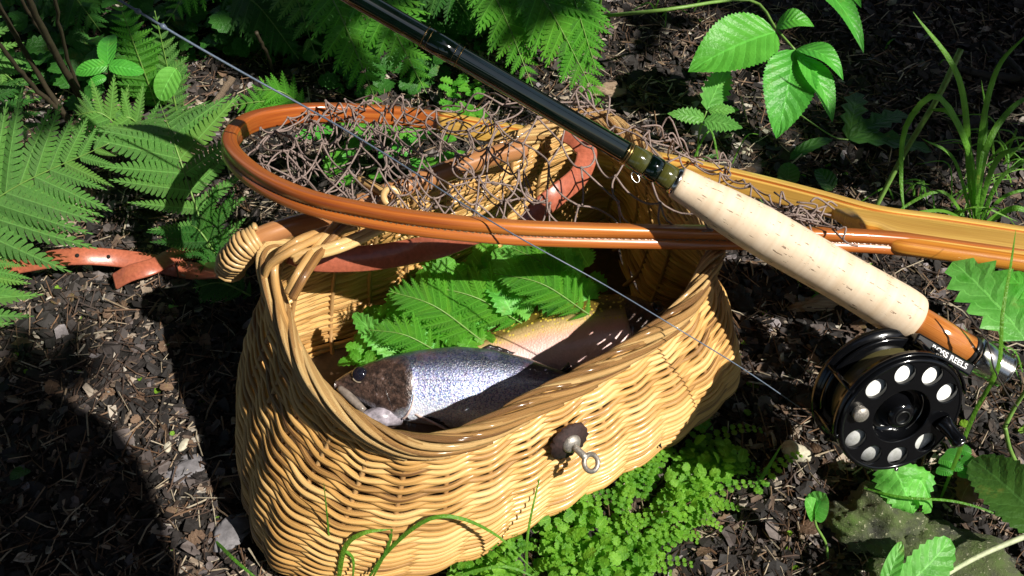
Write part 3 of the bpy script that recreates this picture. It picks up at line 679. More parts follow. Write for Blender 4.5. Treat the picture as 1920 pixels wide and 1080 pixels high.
def netting(u_lo, u_hi, Nu, Nv, jit, dz, rad, vmax=1., slack=.3, seed=1):
    rnd = random.Random(seed); K = {}
    for j in range(Nv+1):
        for i in range(Nu+1):
            u = u_lo+(u_hi-u_lo)*(i+.5*(j % 2)+rnd.uniform(-.12, .12))/Nu; v = vmax*(j+rnd.uniform(-.15, .15)*(j > 0))/Nv
            p = surf(u, v) if 1 else None; w = min(1, j/2)
            K[i, j] = p+np.array([rnd.gauss(0, jit), rnd.gauss(0, jit), rnd.gauss(0, jit)*.7+dz])*w
    B_ = Bag()
    for (i, j), p in K.items():
        nb = [(i, j+1), (i-1, j+1)] if j % 2 == 0 else [(i, j+1), (i+1, j+1)]
        for q in nb:
            if q in K:
                e = K[q]; L = np.linalg.norm(e-p)
                if L > .06: continue
                ar_ = np.array([rnd.gauss(0, .12), rnd.gauss(0, .10), -.05-.20*rnd.random()])*L; m1 = p+(e-p)*.3+ar_; m2 = p+(e-p)*.7+ar_
                B_.add(tube(spline([p, m1, m2, e], 9), rad, 5))
        d = np.array([rnd.gauss(0, 1) for _ in range(3)]); d /= np.linalg.norm(d)
        B_.add(tube(np.array([p-d*rad*1.9, p-d*rad*.8, p+d*rad*.8, p+d*rad*1.9]), np.array([.7, 1.6, 1.6, .7])*rad, 6))
    return B_
N1_ = netting(0, 1, 15, 7, .0020, .002, .00062, seed=3)
N2_ = netting(0.02, .56, 11, 7, .003, -.012, .00052, vmax=.95, seed=5)
N1_.add((np.concatenate(N2_.v), N2_.f, np.concatenate(N2_.u)))
rnd = random.Random(15)
for k in range(24):       # bunched, drooping part of the bag inside the bend of the hoop
    u = rnd.uniform(.0, .5)**1.0; v = rnd.uniform(.15, .9); d = rnd.uniform(0, 6.28); pts = []; zp = rnd.uniform(0, 6); zf = rnd.uniform(.3, .8)
    for i in range(7):
        p = surf(min(.6, max(0.01, u)), min(.95, max(.12, v))); pts.append(p+np.array([0, 0, -.010+.010*math.sin(zp+i*zf)]))
        d += rnd.gauss(.5, .5); u += math.cos(d)*.020; v += math.sin(d)*.075
    N1_.add(tube(spline(pts, 34), .00058, 5))
    for q in pts[1:-1]: N1_.add(tube(np.array([q-[.0012, 0, 0], q-[.0005, 0, 0], q+[.0005, 0, 0], q+[.0012, 0, 0]]), np.array([.0004, .0011, .0011, .0004]), 6))
# extra loops gathered along the far edge and the throat
rnd = random.Random(4)
for i in range(30):
    u = rnd.uniform(.12, 1.); v = rnd.uniform(.72, 1.); p = surf(u, v); q = surf(min(1, u+rnd.uniform(.03, .07)), max(.5, v-rnd.uniform(-.05, .12)))
    m = (p+q)/2+np.array([rnd.gauss(0, .004), rnd.gauss(0, .004), rnd.uniform(.004, .014)])
    N1_.add(tube(spline([p, m, q], 8), .00066, 5))
for i in range(26):
    p = np.array(tuple(W(rnd.uniform(1450, 1570), rnd.uniform(385, 432), .150+rnd.uniform(-.01, .008)))); q = p+np.array([rnd.gauss(0, .012), rnd.gauss(0, .008), rnd.gauss(0, .004)]); m = (p+q)/2+np.array([rnd.gauss(0, .005), rnd.gauss(0, .005), .004])
    N1_.add(tube(spline([p, m, q], 8), .00066, 5))
stuff(N1_.obj('netting', M['cord'], net))
# ================================================================== fly rod
RA = W(1440, 440, .178)                       # axis point above the net frame
rdir = (Vector((1, 0, 0))*(-.874)+CU*.486)*1.0-CF*.10; rdir.normalize()
def rp(px, py):
    """point of the rod axis nearest to the ray through a pixel"""
    d = ray(px, py).normalized(); w0 = CP-RA; a = d.dot(d); b_ = d.dot(rdir); c_ = 1; e_ = d.dot(w0); f_ = rdir.dot(w0)
    return (f_-b_*e_/a)/(c_-b_*b_/a) if True else 0
S0, S1 = rp(1268, 340), rp(1722, 592)         # cork from S1 (butt side) to S0
tS = lambda s: RA+rdir*s
rod = thing('fly_rod', 'dark green fly rod with a pale cork grip lying across the landing net', 'fishing rod', tuple(RA))
Lc = S0-S1
cork = [(0, .0), (0, .0105), (.002, .0142), (.007, .0155), (.02, .0158), (.05, .0150), (.085, .0150), (.11, .0149), (.135, .0132), (.155, .0108), (.166, .0098), (.168, .0088), (.168, 0)]
cork = [(a/.168*Lc, r*.93) for a, r in cork]
cc_ = spline([(a, r, 0) for a, r in cork[1:-1]], 60); cpro = [(cc_[0][0], 0)]+[(a, r) for a, r, _ in cc_]+[(cc_[-1][0], 0)]
g = lathe(cpro, tS(S1), rdir, 48, False); U = [(u, v*.1) for u, v in g[2]]
mesh('cork_grip', g[0], g[1], M['cork'], rod, U)
end = rp(560, -48)
def cyl(name, s0, s1, r0, r1, mat, n=28, bev=.0004):
    g = lathe([(0, r0*.9), (bev, r0), (s1-s0-bev, r1), (s1-s0, r1*.9)], tS(s0), rdir, n); return mesh(name, g[0], g[1], mat, rod, g[2])
cyl('winding_check', S0-.001, S0+.0022, .0084, .0074, M['silver'])
cyl('wrap', S0+.0022, S0+.011, .0071, .0070, M['olivewrap']); cyl('wrap', S0+.0112, S0+.019, .0072, .0070, M['blank']); cyl('wrap', S0+.0192, S0+.030, .0070, .0067, M['olivewrap'])
cyl('trim_band', S0+.0302, S0+.0314, .0069, .0068, M['gold']); cyl('trim_band', S0+.0320, S0+.0328, .0069, .0068, M['gold'])
cyl('blank', S0, S0+1.15, .0062, .0030, M['blank'], 32)
for px_, py_ in ((860, 112), (850, 107), (802, 82), (793, 77)):
    s_ = rp(px_, py_); cyl('trim_band', s_, s_+.0007, .0063, .0063, M['gold'])
s_ = rp(860, 112); s2 = rp(793, 77); cyl('ferrule', s_+.0012, s2-.0002, .0061, .0061, M['blank'])
kc = tS(S0+.024)-CU*.0095-Vector((.002, 0, 0)); g = sweep(np.array([tuple(kc+(rdir*math.cos(a)+CU*math.sin(a))*.0026) for a in np.linspace(0, 6.28, 16, endpoint=False)]), circ(.0004, 6), True); mesh('hook_keeper', g[0], g[1], M['silver'], rod, g[2])
# reel seat
SB = rp(1825, 648); SE = rp(1893, 685)
cyl('seat_insert', SB, S1+.001, .0088, .0090, M['seat'])
cyl('seat_ring', SB-.001, SB+.002, .0094, .0094, M['blackmatt'])
g = lathe([(0, .0090), (.001, .0104)]+[(.0015+.001*i, .0104-.0009*(i % 2)) for i in range(10)]+[(.013, .0104), (SB-SE-.003, .0106), (SB-SE-.002, .0100)], tS(SE), rdir, 36); mesh('butt_hardware', g[0], g[1], M['silver'], rod, g[2])
# ---- reel
ddir = (-Vector((1, 0, 0))*.47-CU*.86-CF*.12); ddir = (ddir-rdir*ddir.dot(rdir)).normalized()
ax = rdir.cross(ddir).normalized()
if ax.dot(-CF) < 0: ax = -ax
# the axle leans to the right of the line of sight, so that the rim shows on the left
ax = (-CF+Vector((.26, 0, 0))-CU*.55).normalized()
rc = WP(1688, 778, tS((S1+SB)/2)+ddir*.052+ax*.012, -CF)
reel = thing('fly_reel', 'black fly reel with round holes in its face, fixed under the rod butt', 'fishing reel', tuple(rc))
RR = .0370
e1 = (CU-ax*CU.dot(ax)).normalized(); e2 = e1.cross(ax).normalized()
if e2.x < 0: e2 = -e2
def rl_(x, y, z): return rc+e2*x+e1*y+ax*z
def rlathe(name, prof, mat, n=64, c=(0, 0), parent=None):
    g = lathe(prof, rl_(c[0], c[1], 0), ax, n, False); return mesh(name, g[0], g[1], mat, parent or reel, g[2])
# spool face with holes: filled 2D curve
cu = bpy.data.curves.new('spool_face', 'CURVE'); cu.dimensions = '2D'; cu.fill_mode = 'BOTH'; cu.extrude = .0008; cu.bevel_depth = .0006; cu.bevel_resolution = 2
def circ_spline(cx, cy, r, n=36):
    s = cu.splines.new('POLY'); s.points.add(n-1); s.use_cyclic_u = True
    for i in range(n): a = 2*math.pi*i/n; s.points[i].co = (cx+r*math.cos(a), cy+r*math.sin(a), 0, 1)
circ_spline(0, 0, RR-.001, 96); circ_spline(0, 0, .0178, 64)
holes = []
for i in range(10):
    a = R(-5+36*i)
    if i in (0, 5): continue
    holes.append(a); circ_spline(.0283*math.cos(a), .0283*math.sin(a), .0067)
co = bpy.data.objects.new('tmp', cu); dg = bpy.context.evaluated_depsgraph_get(); COL.objects.link(co); bpy.context.view_layer.update(); dg = bpy.context.evaluated_depsgraph_get()
me = bpy.data.meshes.new_from_object(co.evaluated_get(dg)); bpy.data.objects.remove(co)
vv_ = [rl_(v.co.x, v.co.y, v.co.z) for v in me.vertices]; ff_ = [tuple(p.vertices) for p in me.polygons]
mesh('spool_face', vv_, ff_, M['black'], reel, smooth=False)
rlathe('spool_backing', [(-.0024, .0175), (-.0024, RR-.003), (-.00165, RR-.003), (-.00165, .0175)], M['white'])
rlathe('spool_rim', [(-.004, RR-.004), (-.0045, RR), (-.001, RR+.0006), (.0005, RR+.0004), (.0016, RR-.0005), (.0016, RR-.002), (.0, RR-.0025)], M['black'])
rlathe('spool_dish', [(.0012, .0178), (-.0005, .0172), (-.0075, .0160), (-.0085, .012), (-.0070, .0096), (.0005, .0082), (.0022, .0070), (.0028, .0045), (.0024, .0040), (.0024, .0)], M['black'])
rlathe('axle_ring', [(.0024, .0044), (.0032, .0044), (.0032, .0037), (.0024, .0037)], M['blackmatt'], 32)
rlathe('line_pack', [(-.0230, .020), (-.0225, RR-.007)]+[(-.0225+.0012*i, RR-.0060-.0007*(i % 2)) for i in range(15)]+[(-.0048, .020)], M['flyline'])
rlathe('spool_back_rim', [(-.0245, .02), (-.0240, RR-.001), (-.0225, RR), (-.0215, RR-.002), (-.0215, .02)], M['black'])
g0 = rlathe('frame_plate', [(-.034, 0), (-.034, .030), (-.031, RR+.001), (-.0285, RR+.0026), (-.0255, RR+.0026), (-.0250, .03), (-.0250, 0)], M['black'])
for a in (R(62), R(75), R(155), R(200), R(300)):
    p0 = rl_((RR+.0012)*math.cos(a), (RR+.0012)*math.sin(a), -.026); g = tube(np.array([tuple(p0+ax*t) for t in (0, .013, .0265)]), .0017, 10)
    mesh('frame_pillar', g[0], g[1], M['black'], reel, g[2])
P = np.array([tuple(rl_((RR+.0022)*math.cos(a), (RR+.0022)*math.sin(a), -.0015)) for a in np.linspace(R(20), R(200), 50)])
g = sweep(P, [(-.0022, -.0006), (.0022, -.0006), (.0022, .0006), (-.0022, .0006)], up=tuple(ax)); mesh('frame_ring', g[0], g[1], M['black'], reel, g[2])
# handle knob and counterweight
a = R(-8); cx, cy = .0283*math.cos(a), .0283*math.sin(a)
hk = (ax+e2*.5-e1*.55).normalized(); hb_ = rl_(cx-.001, cy, .0012)
g = lathe([(0, .0052), (.0012, .0056), (.005, .0044), (.009, .0038), (.0125, .0043), (.0145, .0046), (.0160, .0038)], hb_, hk, 24); mesh('crank_knob', g[0], g[1], M['black'], reel, g[2])
g = lathe([(.0159, .0032), (.0167, .0030), (.0167, .0016), (.0173, .0014)], hb_, hk, 20); mesh('knob_cap', g[0], g[1], M['silver'], reel, g[2])
a = R(172); rlathe('counterweight', [(.0012, .0042), (.0042, .0046), (.0052, .0042), (.0052, 0)], M['steel'], 28, (.0283*math.cos(a), .0283*math.sin(a)))
rlathe('rim_screw', [(.0014, .0013), (.0022, .0012), (.0022, .0004), (.0018, 0)], M['silver'], 16, (.008, -.0365))
# silver arc in the dish, standing in for its light reflection
P = np.array([tuple(rl_(.0166*math.cos(q), .0166*math.sin(q), -.0045)) for q in np.linspace(R(-52), R(38), 24)]); g = tube(P, .0005, 6); mesh('dish_glint', g[0], g[1], M['silver'], reel, g[2])
# foot plate between seat and reel
fa = tS(S1-.002)+ddir*.0125-ax*.001; fb = tS(SB+.003)+ddir*.0125-ax*.001
fx = (fb-fa).normalized(); fz = ddir
def boxv(c, x, y, z, lx, ly, lz):
    V = [c+x*(sx*lx/2)+y*(sy*ly/2)+z*(sz*lz/2) for sx in (-1, 1) for sy in (-1, 1) for sz in (-1, 1)]
    return V, [(0, 1, 3, 2), (4, 6, 7, 5), (0, 4, 5, 1), (2, 3, 7, 6), (0, 2, 6, 4), (1, 5, 7, 3)]
fc = (fa+fb)/2; fy = fx.cross(fz)
if fy.dot(-CF) < 0: fy = -fy
fc = fc+fy*.0060-fz*.0015
V, F = boxv(fc+fz*.0022, fx, fy, fz, (fb-fa).length+.006, .017, .0075); o_ = mesh('reel_foot', V, F, M['black'], reel, smooth=False); bv = o_.modifiers.new('bevel', 'BEVEL'); bv.width = .0012; bv.segments = 3
tx = bpy.data.curves.new('t', 'FONT'); tx.body = 'ROSS REELS'; tx.size = .0046; tx.align_x = 'CENTER'; tx.align_y = 'CENTER'; tx.extrude = .00008; tx.offset = .00008
to = bpy.data.objects.new('tmp', tx); COL.objects.link(to); bpy.context.view_layer.update(); dg = bpy.context.evaluated_depsgraph_get()
me = bpy.data.meshes.new_from_object(to.evaluated_get(dg)); bpy.data.objects.remove(to)
tl = fx if fx.x > 0 else -fx; tu = fy.cross(tl)
cF = fc+fz*.0022+fy*.00865+tl*.003
mesh('lettering', [cF+tl*v.co.x+tu*v.co.y+fy*v.co.z for v in me.vertices], [tuple(p.vertices) for p in me.polygons], M['pale'], reel, smooth=False)
# ================================================================== line
pl = [(170, -30, .250), (250, 16, .240), (350, 76, .225), (480, 150, .205), (600, 216, .188), (740, 300, .182), (880, 390, .182), (985, 452, .178), (1130, 532, .160), (1270, 616, .146), (1400, 696, .118), (1548, 798, .082)]
P = spline([W(*q) for q in pl], 90); rr = np.interp(np.linspace(0, 1, 91), [0, .22, .45, .6, 1], [.0008, .0007, .00052, .00040, .00034])
g = tube(P, rr, 8); fl_ = thing('fishing_line', 'thin blue grey line slanting from upper left down to the reel', 'fishing line', tuple(P[50])); mesh('line', g[0], g[1], M['line'], fl_, g[2])
for px_, py_ in ((263, 25), (305, 48)):
    i = int(np.argmin([abs((Vector(q)-CP).normalized().dot(ray(px_, py_).normalized())-1) for q in P])); g = tube(P[i-1:i+2]*.5+P[i]*.5, np.array([.0010, .0019, .0010]), 8); mesh('knot', g[0], g[1], M['line'], fl_, g[2])
#@@PLANTS
# ================================================================== plants: helpers
def pinna_template(K, w, kind=0, droop=.10, point=1.):
    """one lobed fern leaflet, unit length along x"""
    V = []; F = []; U = []
    def wd(x): return w*(min(1, .72+x*1.2))*(1-x**1.6)**point
    def pt(x, y): return (x, y, -droop*x*x-.25*abs(y)+.0)
    xs_ = [i/K for i in range(K+1)]
    for s in (1, -1):
        for k in range(K):
            x0, x1 = xs_[k], xs_[k+1]; xm = (x0+x1)/2; d = x1-x0; ww = wd(xm); lean = d*.55
            a = len(V)
            q = [(x0, 0), (x1, 0), (x1-.02*d, ww*.30), (x1+lean*.9-.10*d, ww*.86), (xm+lean+.05*d, ww*1.02), (x0+lean*.8+.16*d, ww*.80), (x0+.06*d, ww*.30)]
            for x, y in q: V.append(pt(min(1.02, x), s*y)); U.append((min(1, x), s*y/(w+1e-9)))
            F.append(tuple(range(a, a+7)) if s > 0 else tuple(range(a, a+7))[::-1])
    return V, F, U
_tm = {}
def tmpl(key, mat):
    if (key, mat) not in _tm:
        V, F, U = pinna_template(*{'coarse': (15, .165), 'wide': (11, .20), 'fine': (8, .25), 'small': (6, .30)}[key])
        m = bpy.data.meshes.new('leaflet'); m.from_pydata(V, [], F); m.materials.append(M[mat])
        ul = m.uv_layers.new(name='UV'); idx = np.zeros(len(m.loops), int); m.loops.foreach_get('vertex_index', idx); ul.data.foreach_set('uv', np.asarray(U)[idx].ravel())
        _tm[key, mat] = m
    return _tm[key, mat]
def frond(parent, base, tip, arch, Lmax, n, key='coarse', mat='fern', face=None, start=.1, stemr=.0009, peak=.3, ang=24, droop=.0, seed=0, stemmat='stem'):
    rnd = random.Random(seed+int(Lmax*1e5)); base = Vector(base); tip = Vector(tip)
    mid = (base+tip)/2+Vector((0, 0, arch)); P = spline([base, mid, tip], 60)
    T, A, B = frames(P, up=(0, 0, 1)); face_ = Vector(face) if face is not None else Vector((.1, -.35, .95))
    g = tube(P, np.linspace(stemr, stemr*.35, 61), 6); st = mesh('frond', g[0], g[1], M[stemmat], parent, g[2])
    po = Vector(parent.location)
    for i in range(n):
        t = start+(1-start)*(i/n)**.95; j = t*60; a = min(59, int(j)); p = Vector(P[a]*(1-(j-a))+P[a+1]*(j-a)); tg = Vector(T[a])
        tl = (t-start)/(1-start)
        L = Lmax*((.45+.55*min(1, tl/peak)) if tl < peak else (1-((tl-peak)/(1-peak))**1.35))+Lmax*.05
        N = (face_-tg*face_.dot(tg)).normalized(); sd_ = tg.cross(N)
        for s in (1, -1):
            an = R(ang+26*tl+rnd.uniform(-6, 6)); d = (sd_*s*math.cos(an)+tg*math.sin(an)-N*(rnd.uniform(-.05, .16)+droop)).normalized()
            nn = (N+Vector((rnd.uniform(-.22, .22), rnd.uniform(-.22, .22), 0))).normalized(); yv = nn.cross(d).normalized(); nn = d.cross(yv)
            l_ = L*rnd.uniform(.9, 1.06); o = bpy.data.objects.new('leaflet', tmpl(key, mat)); COL.objects.link(o); o.parent = st
            wf = rnd.uniform(.85, 1.1)
            mt = Matrix((( d.x*l_, yv.x*l_*wf, nn.x*l_, p.x-po.x), (d.y*l_, yv.y*l_*wf, nn.y*l_, p.y-po.y), (d.z*l_, yv.z*l_*wf, nn.z*l_, p.z-po.z), (0, 0, 0, 1)))
            o.matrix_local = mt
    return st
def fern(label, specs, loc, group=None):
    t = thing('fern', label, 'fern', tuple(loc), group)
    for k, s in enumerate(specs): frond(t, *s[:5], **dict(s[5], seed=k*17+3) if len(s) > 5 else {})
    return t
def leaf(parent, b, t, w, mat, name='leaf', **k):
    g = leafgeo(b, t, w, **k); return mesh(name, g[0], g[1], M[mat], parent, g[2])
def stemt(parent, pts, r0, r1, mat='stem', name='stem', n=16):
    g = tube(spline(pts, n), np.linspace(r0, r1, n+1), 7); return mesh(name, g[0], g[1], M[mat], parent, g[2])
def blade(parent, pts, w_, mat='grass', name='blade', n=18, fold=.35):
    w = w_*(.85 if w_ > .0025 else .66); g = bladegeo(pts, w, n, fold); return mesh(name, g[0], g[1], M[mat], parent, g[2])
FC = (.15, -.55, .82)
# ---- ferns
fern('large fern at the left edge, broad frond above the leather strap', [
    (G(-190, 560, .03), W(205, 268, .12), .02, .078, 14, dict(face=FC, start=.1, peak=.35)),
    (G(-160, 700, .01), W(20, 470, .06), .02, .060, 11, dict(face=FC))], G(-150, 560), 'ferns')
fern('pale green fern spreading in sunlight just left of the net hoop', [
    (G(405, 500, .02), W(300, 195, .085), .035, .066, 13, dict(face=(.2, -.5, .85), start=.08, peak=.4, ang=16)),
    (G(430, 520, .01), W(345, 420, .04), .02, .040, 7, dict(face=FC, mat='fernd'))], G(405, 500), 'ferns')
fern('small fern standing between the two large ferns at left', [(G(300, 330, .01), W(140, 215, .07), .03, .034, 10, dict(face=FC, key='wide')), (G(320, 320, .01), W(215, 235, .06), .03, .03, 8, dict(face=FC, key='wide'))], G(300, 330), 'ferns')
fern('fern at the top left corner reaching in from the edge', [(G(-160, 90, .04), W(75, 190, .05), .03, .05, 11, dict(face=FC, key='wide')), (G(-120, 190, .01), W(90, 270, .04), .03, .045, 11, dict(face=FC, mat='fernd', key='wide'))], G(-150, 110), 'ferns')
fern('upright narrow fern behind the trifoliate plant', [(G(300, 215, .0), W(212, -25, .13), -.005, .030, 17, dict(face=(.1, -.8, .5), key='fine', ang=5, peak=.15, mat='fernb')), (G(335, 225, .0), W(290, 20, .10), -.005, .022, 12, dict(face=(.1, -.8, .5), key='fine'))], G(300, 215), 'ferns')
fern('fern frond hanging in at the top, left of the rod', [(G(470, -70, .06), W(312, 42, .07), .02, .034, 11, dict(face=FC, key='fine', mat='fernb'))], G(470, -70), 'ferns')
fern('low fern beside the far side of the net hoop', [(G(600, 225, .0), W(432, 198, .02), .012, .026, 10, dict(face=FC, key='wide', mat='fernb')), (G(590, 220, .0), W(480, 168, .03), .012, .02, 8, dict(face=FC, key='fine', mat='fernb'))], G(600, 225), 'ferns')
fern('lacy fern left of the rod where it leaves the frame', [
    (G(610, -90, .07), W(800, 175, .06), .03, .040, 17, dict(face=FC, key='fine', mat='fernb', peak=.5)),
    (G(560, -80, .07), W(712, 205, .05), .03, .037, 17, dict(face=FC, key='fine', mat='fernb', peak=.5)),
    (G(520, -60, .06), W(600, 130, .04), .03, .034, 10, dict(face=FC, key='fine', mat='fern'))], G(600, -70), 'ferns')
fern('bright lacy fern above the rod, right of the top centre', [
    (G(900, -100, .08), W(1130, 205, .05), .03, .041, 19, dict(face=FC, key='fine', mat='fernb', ang=30, peak=.5)),
    (G(1010, -110, .08), W(1118, 130, .07), .02, .037, 16, dict(face=FC, key='fine', mat='fernb', peak=.5)),
    (G(860, -60, .07), W(1000, 165, .05), .03, .036, 16, dict(face=FC, key='fine', mat='fernb', peak=.5)),
    (G(1120, 60, .03), W(930, 95, .06), .025, .026, 10, dict(face=FC, key='fine', mat='fernb'))], G(980, -90), 'ferns')
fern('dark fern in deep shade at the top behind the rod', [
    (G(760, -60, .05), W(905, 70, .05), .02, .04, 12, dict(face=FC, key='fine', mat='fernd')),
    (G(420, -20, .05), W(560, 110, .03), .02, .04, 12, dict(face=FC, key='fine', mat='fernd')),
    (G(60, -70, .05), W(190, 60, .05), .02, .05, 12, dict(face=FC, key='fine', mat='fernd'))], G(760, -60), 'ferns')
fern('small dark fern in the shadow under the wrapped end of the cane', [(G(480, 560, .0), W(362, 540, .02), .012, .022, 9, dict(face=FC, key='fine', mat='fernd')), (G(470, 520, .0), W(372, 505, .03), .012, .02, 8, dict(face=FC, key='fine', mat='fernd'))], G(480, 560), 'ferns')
# ---- green bedding in the creel
bed = 'leaves bedding the trout'
t = thing('fern_sprig', 'bright fern sprig lying in the creel behind the silver trout', 'fern', tuple(W(860, 600, .06)), bed)
frond(t, W(905, 640, .060), W(728, 545, .092), .010, .026, 15, key='wide', mat='fernb', face=(-.1, -.5, .8), start=.02, stemr=.0007, ang=32)
t = thing('fern_sprig', 'fern sprig reaching over the back of the spotted trout, right of the others', 'fern', tuple(W(1060, 570, .06)), bed)
frond(t, W(1105, 590, .074), W(925, 512, .098), .010, .022, 15, key='wide', mat='fernb', face=(-.1, -.6, .8), start=.02, stemr=.0006, ang=30, seed=8)
t = thing('fern_sprig', 'short fern sprig above the eye of the silver trout', 'fern', tuple(W(780, 660, .05)), bed)
frond(t, W(835, 668, .060), W(690, 618, .078), .008, .017, 12, key='fine', mat='fernb', face=(-.1, -.6, .8), start=.02, stemr=.0006, ang=30, seed=9)
t = thing('fern_sprig', 'fern sprig leaning up towards the net frame in the creel', 'fern', tuple(W(1040, 540, .06)), bed)
frond(t, W(1085, 560, .080), W(955, 462, .106), .008, .020, 13, key='fine', mat='fernb', face=(-.1, -.6, .8), start=.02, stemr=.0006, ang=30, seed=10)
t = thing('fern_sprig', 'fern sprig lying highest in the creel, against the back wall', 'fern', tuple(W(860, 560, .06)), bed)
frond(t, W(985, 610, .062), W(800, 535, .092), .008, .028, 14, key='wide', mat='fernb', face=(-.1, -.6, .8), start=.02, stemr=.0007, ang=32, seed=5)
beds = [(748, 668, 663, 588, 9, .07, 'toothed leaf leftmost in the creel, tip pointing at the left wall'), (812, 672, 742, 612, 10, .066, 'toothed leaf just above the eye of the silver trout'), (870, 640, 812, 590, 9, .070, 'small toothed leaf under the fern sprig in the creel'), (790, 690, 700, 655, 8, .055, 'shaded leaf touching the head of the silver trout'),
        (930, 612, 880, 560, 9, .074, 'toothed leaf right of the fern sprig in the creel'), (960, 590, 905, 505, 12, .085, 'large toothed leaf against the back wall of the creel'), (1000, 545, 925, 470, 13, .095, 'large leaf reaching up to the net frame in the creel'),
        (1075, 572, 985, 535, 12, .078, 'pale toothed leaf over the back of the spotted trout'), (1062, 540, 1030, 485, 11, .085, 'upright leaf at the edge of the shade in the creel'), (1090, 520, 1000, 462, 12, .095, 'topmost leaf in the creel, under the net frame'),
        (1000, 590, 930, 556, 10, .076, 'leaf lying along the back of the spotted trout'), (1110, 570, 1080, 520, 9, .078, 'rightmost green leaf in the creel, half in shade'), (1105, 500, 1080, 445, 10, .095, 'shaded leaf under the crossing of net frame and line'), (1000, 480, 940, 448, 10, .10, 'leaf just below the net frame left of the line')]
for i, (x0, y0, x1, y1, w, z, nm) in enumerate(beds):
    b_ = W(x0, y0, z-.012); t_ = W(x1, y1, z)
    g = leafgeo(b_, t_, w*.0009, up=(.1*math.sin(i*3), -.5+.3*math.sin(i*5), .8), shape=.38, fold=.25, droop=.12, teeth=11, tooth=.16, nv=3, wave=.25, twist=.5*math.sin(i*7.7))
    o = mesh('green_leaf', g[0], g[1], M['lett'], None, g[2]); tag(recentre(o), nm, 'leaf', bed)
rnd = random.Random(11); B_ = Bag()
for i in range(520):
    x = rnd.uniform(650, 1110); y = rnd.uniform(470, 690)
    if y > 660-(x-800)*.30+0 and x > 800: continue
    if y < 640-(x-650)*.9: continue
    z = rnd.uniform(.03, .066); b_ = W(x, y, z); q = wor2_in = loc2(np.array([[b_.x, b_.y]]))[0]
    a = rnd.uniform(0, 6.28); L = rnd.uniform(.009, .02)
    if not (-.10 < q[0] < .10 and q[1] < .035): continue
    B_.add(leafgeo(b_, b_+Vector((math.cos(a)*L, math.sin(a)*L, rnd.uniform(-.3, .5)*L)), L*.36, up=(rnd.gauss(0, .4), rnd.gauss(0, .4)-.3, 1), fold=.2, teeth=5, tooth=.2, nv=1))
o = B_.obj('leaf_litter_bedding', M['fernb']); stuff(recentre(o)); tag(o, 'mass of small green leaf scraps under the trout', 'leaves')
# ---- broad-leaved plant at the top right
t = thing('broadleaf_plant', 'broad-leaved plant with large toothed leaves hanging over the bare soil at upper right', 'plant', tuple(G(1250, 20)))
Z = .085
stemt(t, [G(1130, 30, .07), W(1250, 18, .10), W(1405, 0, Z), W(1456, 55, Z), W(1492, 95, Z-.005)], .0017, .0009)
for (x0, y0, x1, y1, w, dz, dr, tw) in [(1456, 60, 1292, 134, 25, -.012, .10, .25), (1455, 50, 1526, 50, 9.5, .006, .30, -.3), (1489, 92, 1456, 258, 21, -.04, .12, .15), (1492, 92, 1580, 150, 11, -.006, .22, -.4),
                                       (1497, 104, 1560, 228, 12, -.03, .12, -.3), (1505, -40, 1618, 98, 13, -.02, .14, -.35), (1560, -50, 1614, 14, 8, .0, .1, 0), (1500, 110, 1545, 170, 6, -.025, .1, -.2)]:
    leaf(t, W(x0, y0, Z), W(x1, y1, Z+dz), w/1000, 'broad', up=(.1, -.55, .8), shape=.38, power=1.55, fold=.22, droop=dr, teeth=24, tooth=.035, nv=4, wave=.06, twist=tw)
# raspberry seedling
t = thing('raspberry_seedling', 'pale green seedling with jagged leaves standing between two stones', 'plant', tuple(G(1306, 296)))
stemt(t, [G(1306, 300), W(1312, 245, .03), W(1325, 208, .045)], .0010, .0007)
for (x0, y0, x1, y1, w) in [(1325, 207, 1364, 122, 11), (1322, 222, 1252, 213, 6.5), (1320, 226, 1392, 240, 7.5), (1328, 208, 1386, 206, 4.5)]:
    leaf(t, W(x0, y0, .045), W(x1, y1, .048), w/1000, 'rasp', up=(.0, -.5, .8), shape=.36, power=1.5, fold=.15, droop=.05, teeth=9, tooth=.17, nv=3, wave=.05)
t = thing('trifoliate_plant', 'small plant with three oval leaves among the stems at top left', 'plant', tuple(G(212, 230)))
stemt(t, [G(215, 250), W(208, 180, .05), W(203, 122, .085)], .0012, .0008, 'brownstem')
for (x0, y0, x1, y1, w) in [(203, 122, 209, 66, 8), (203, 123, 142, 137, 6.5), (203, 123, 270, 136, 6.5), (200, 145, 166, 160, 4)]:
    leaf(t, W(x0, y0, .085), W(x1, y1, .08), w/1000, 'broad', up=(0, -.5, .8), shape=.42, fold=.2, droop=.08, teeth=12, tooth=.03, nv=3)
t = thing('hanging_leaf', 'single pale oval leaf behind the sunlit fern at left', 'leaf', tuple(G(320, 200)))
leaf(t, W(330, 128, .05), W(300, 188, .03), .011, 'lett', up=(-.3, -.8, .4), fold=.1, shape=.45); stemt(t, [W(330, 128, .05), G(345, 205)], .0008, .0008)
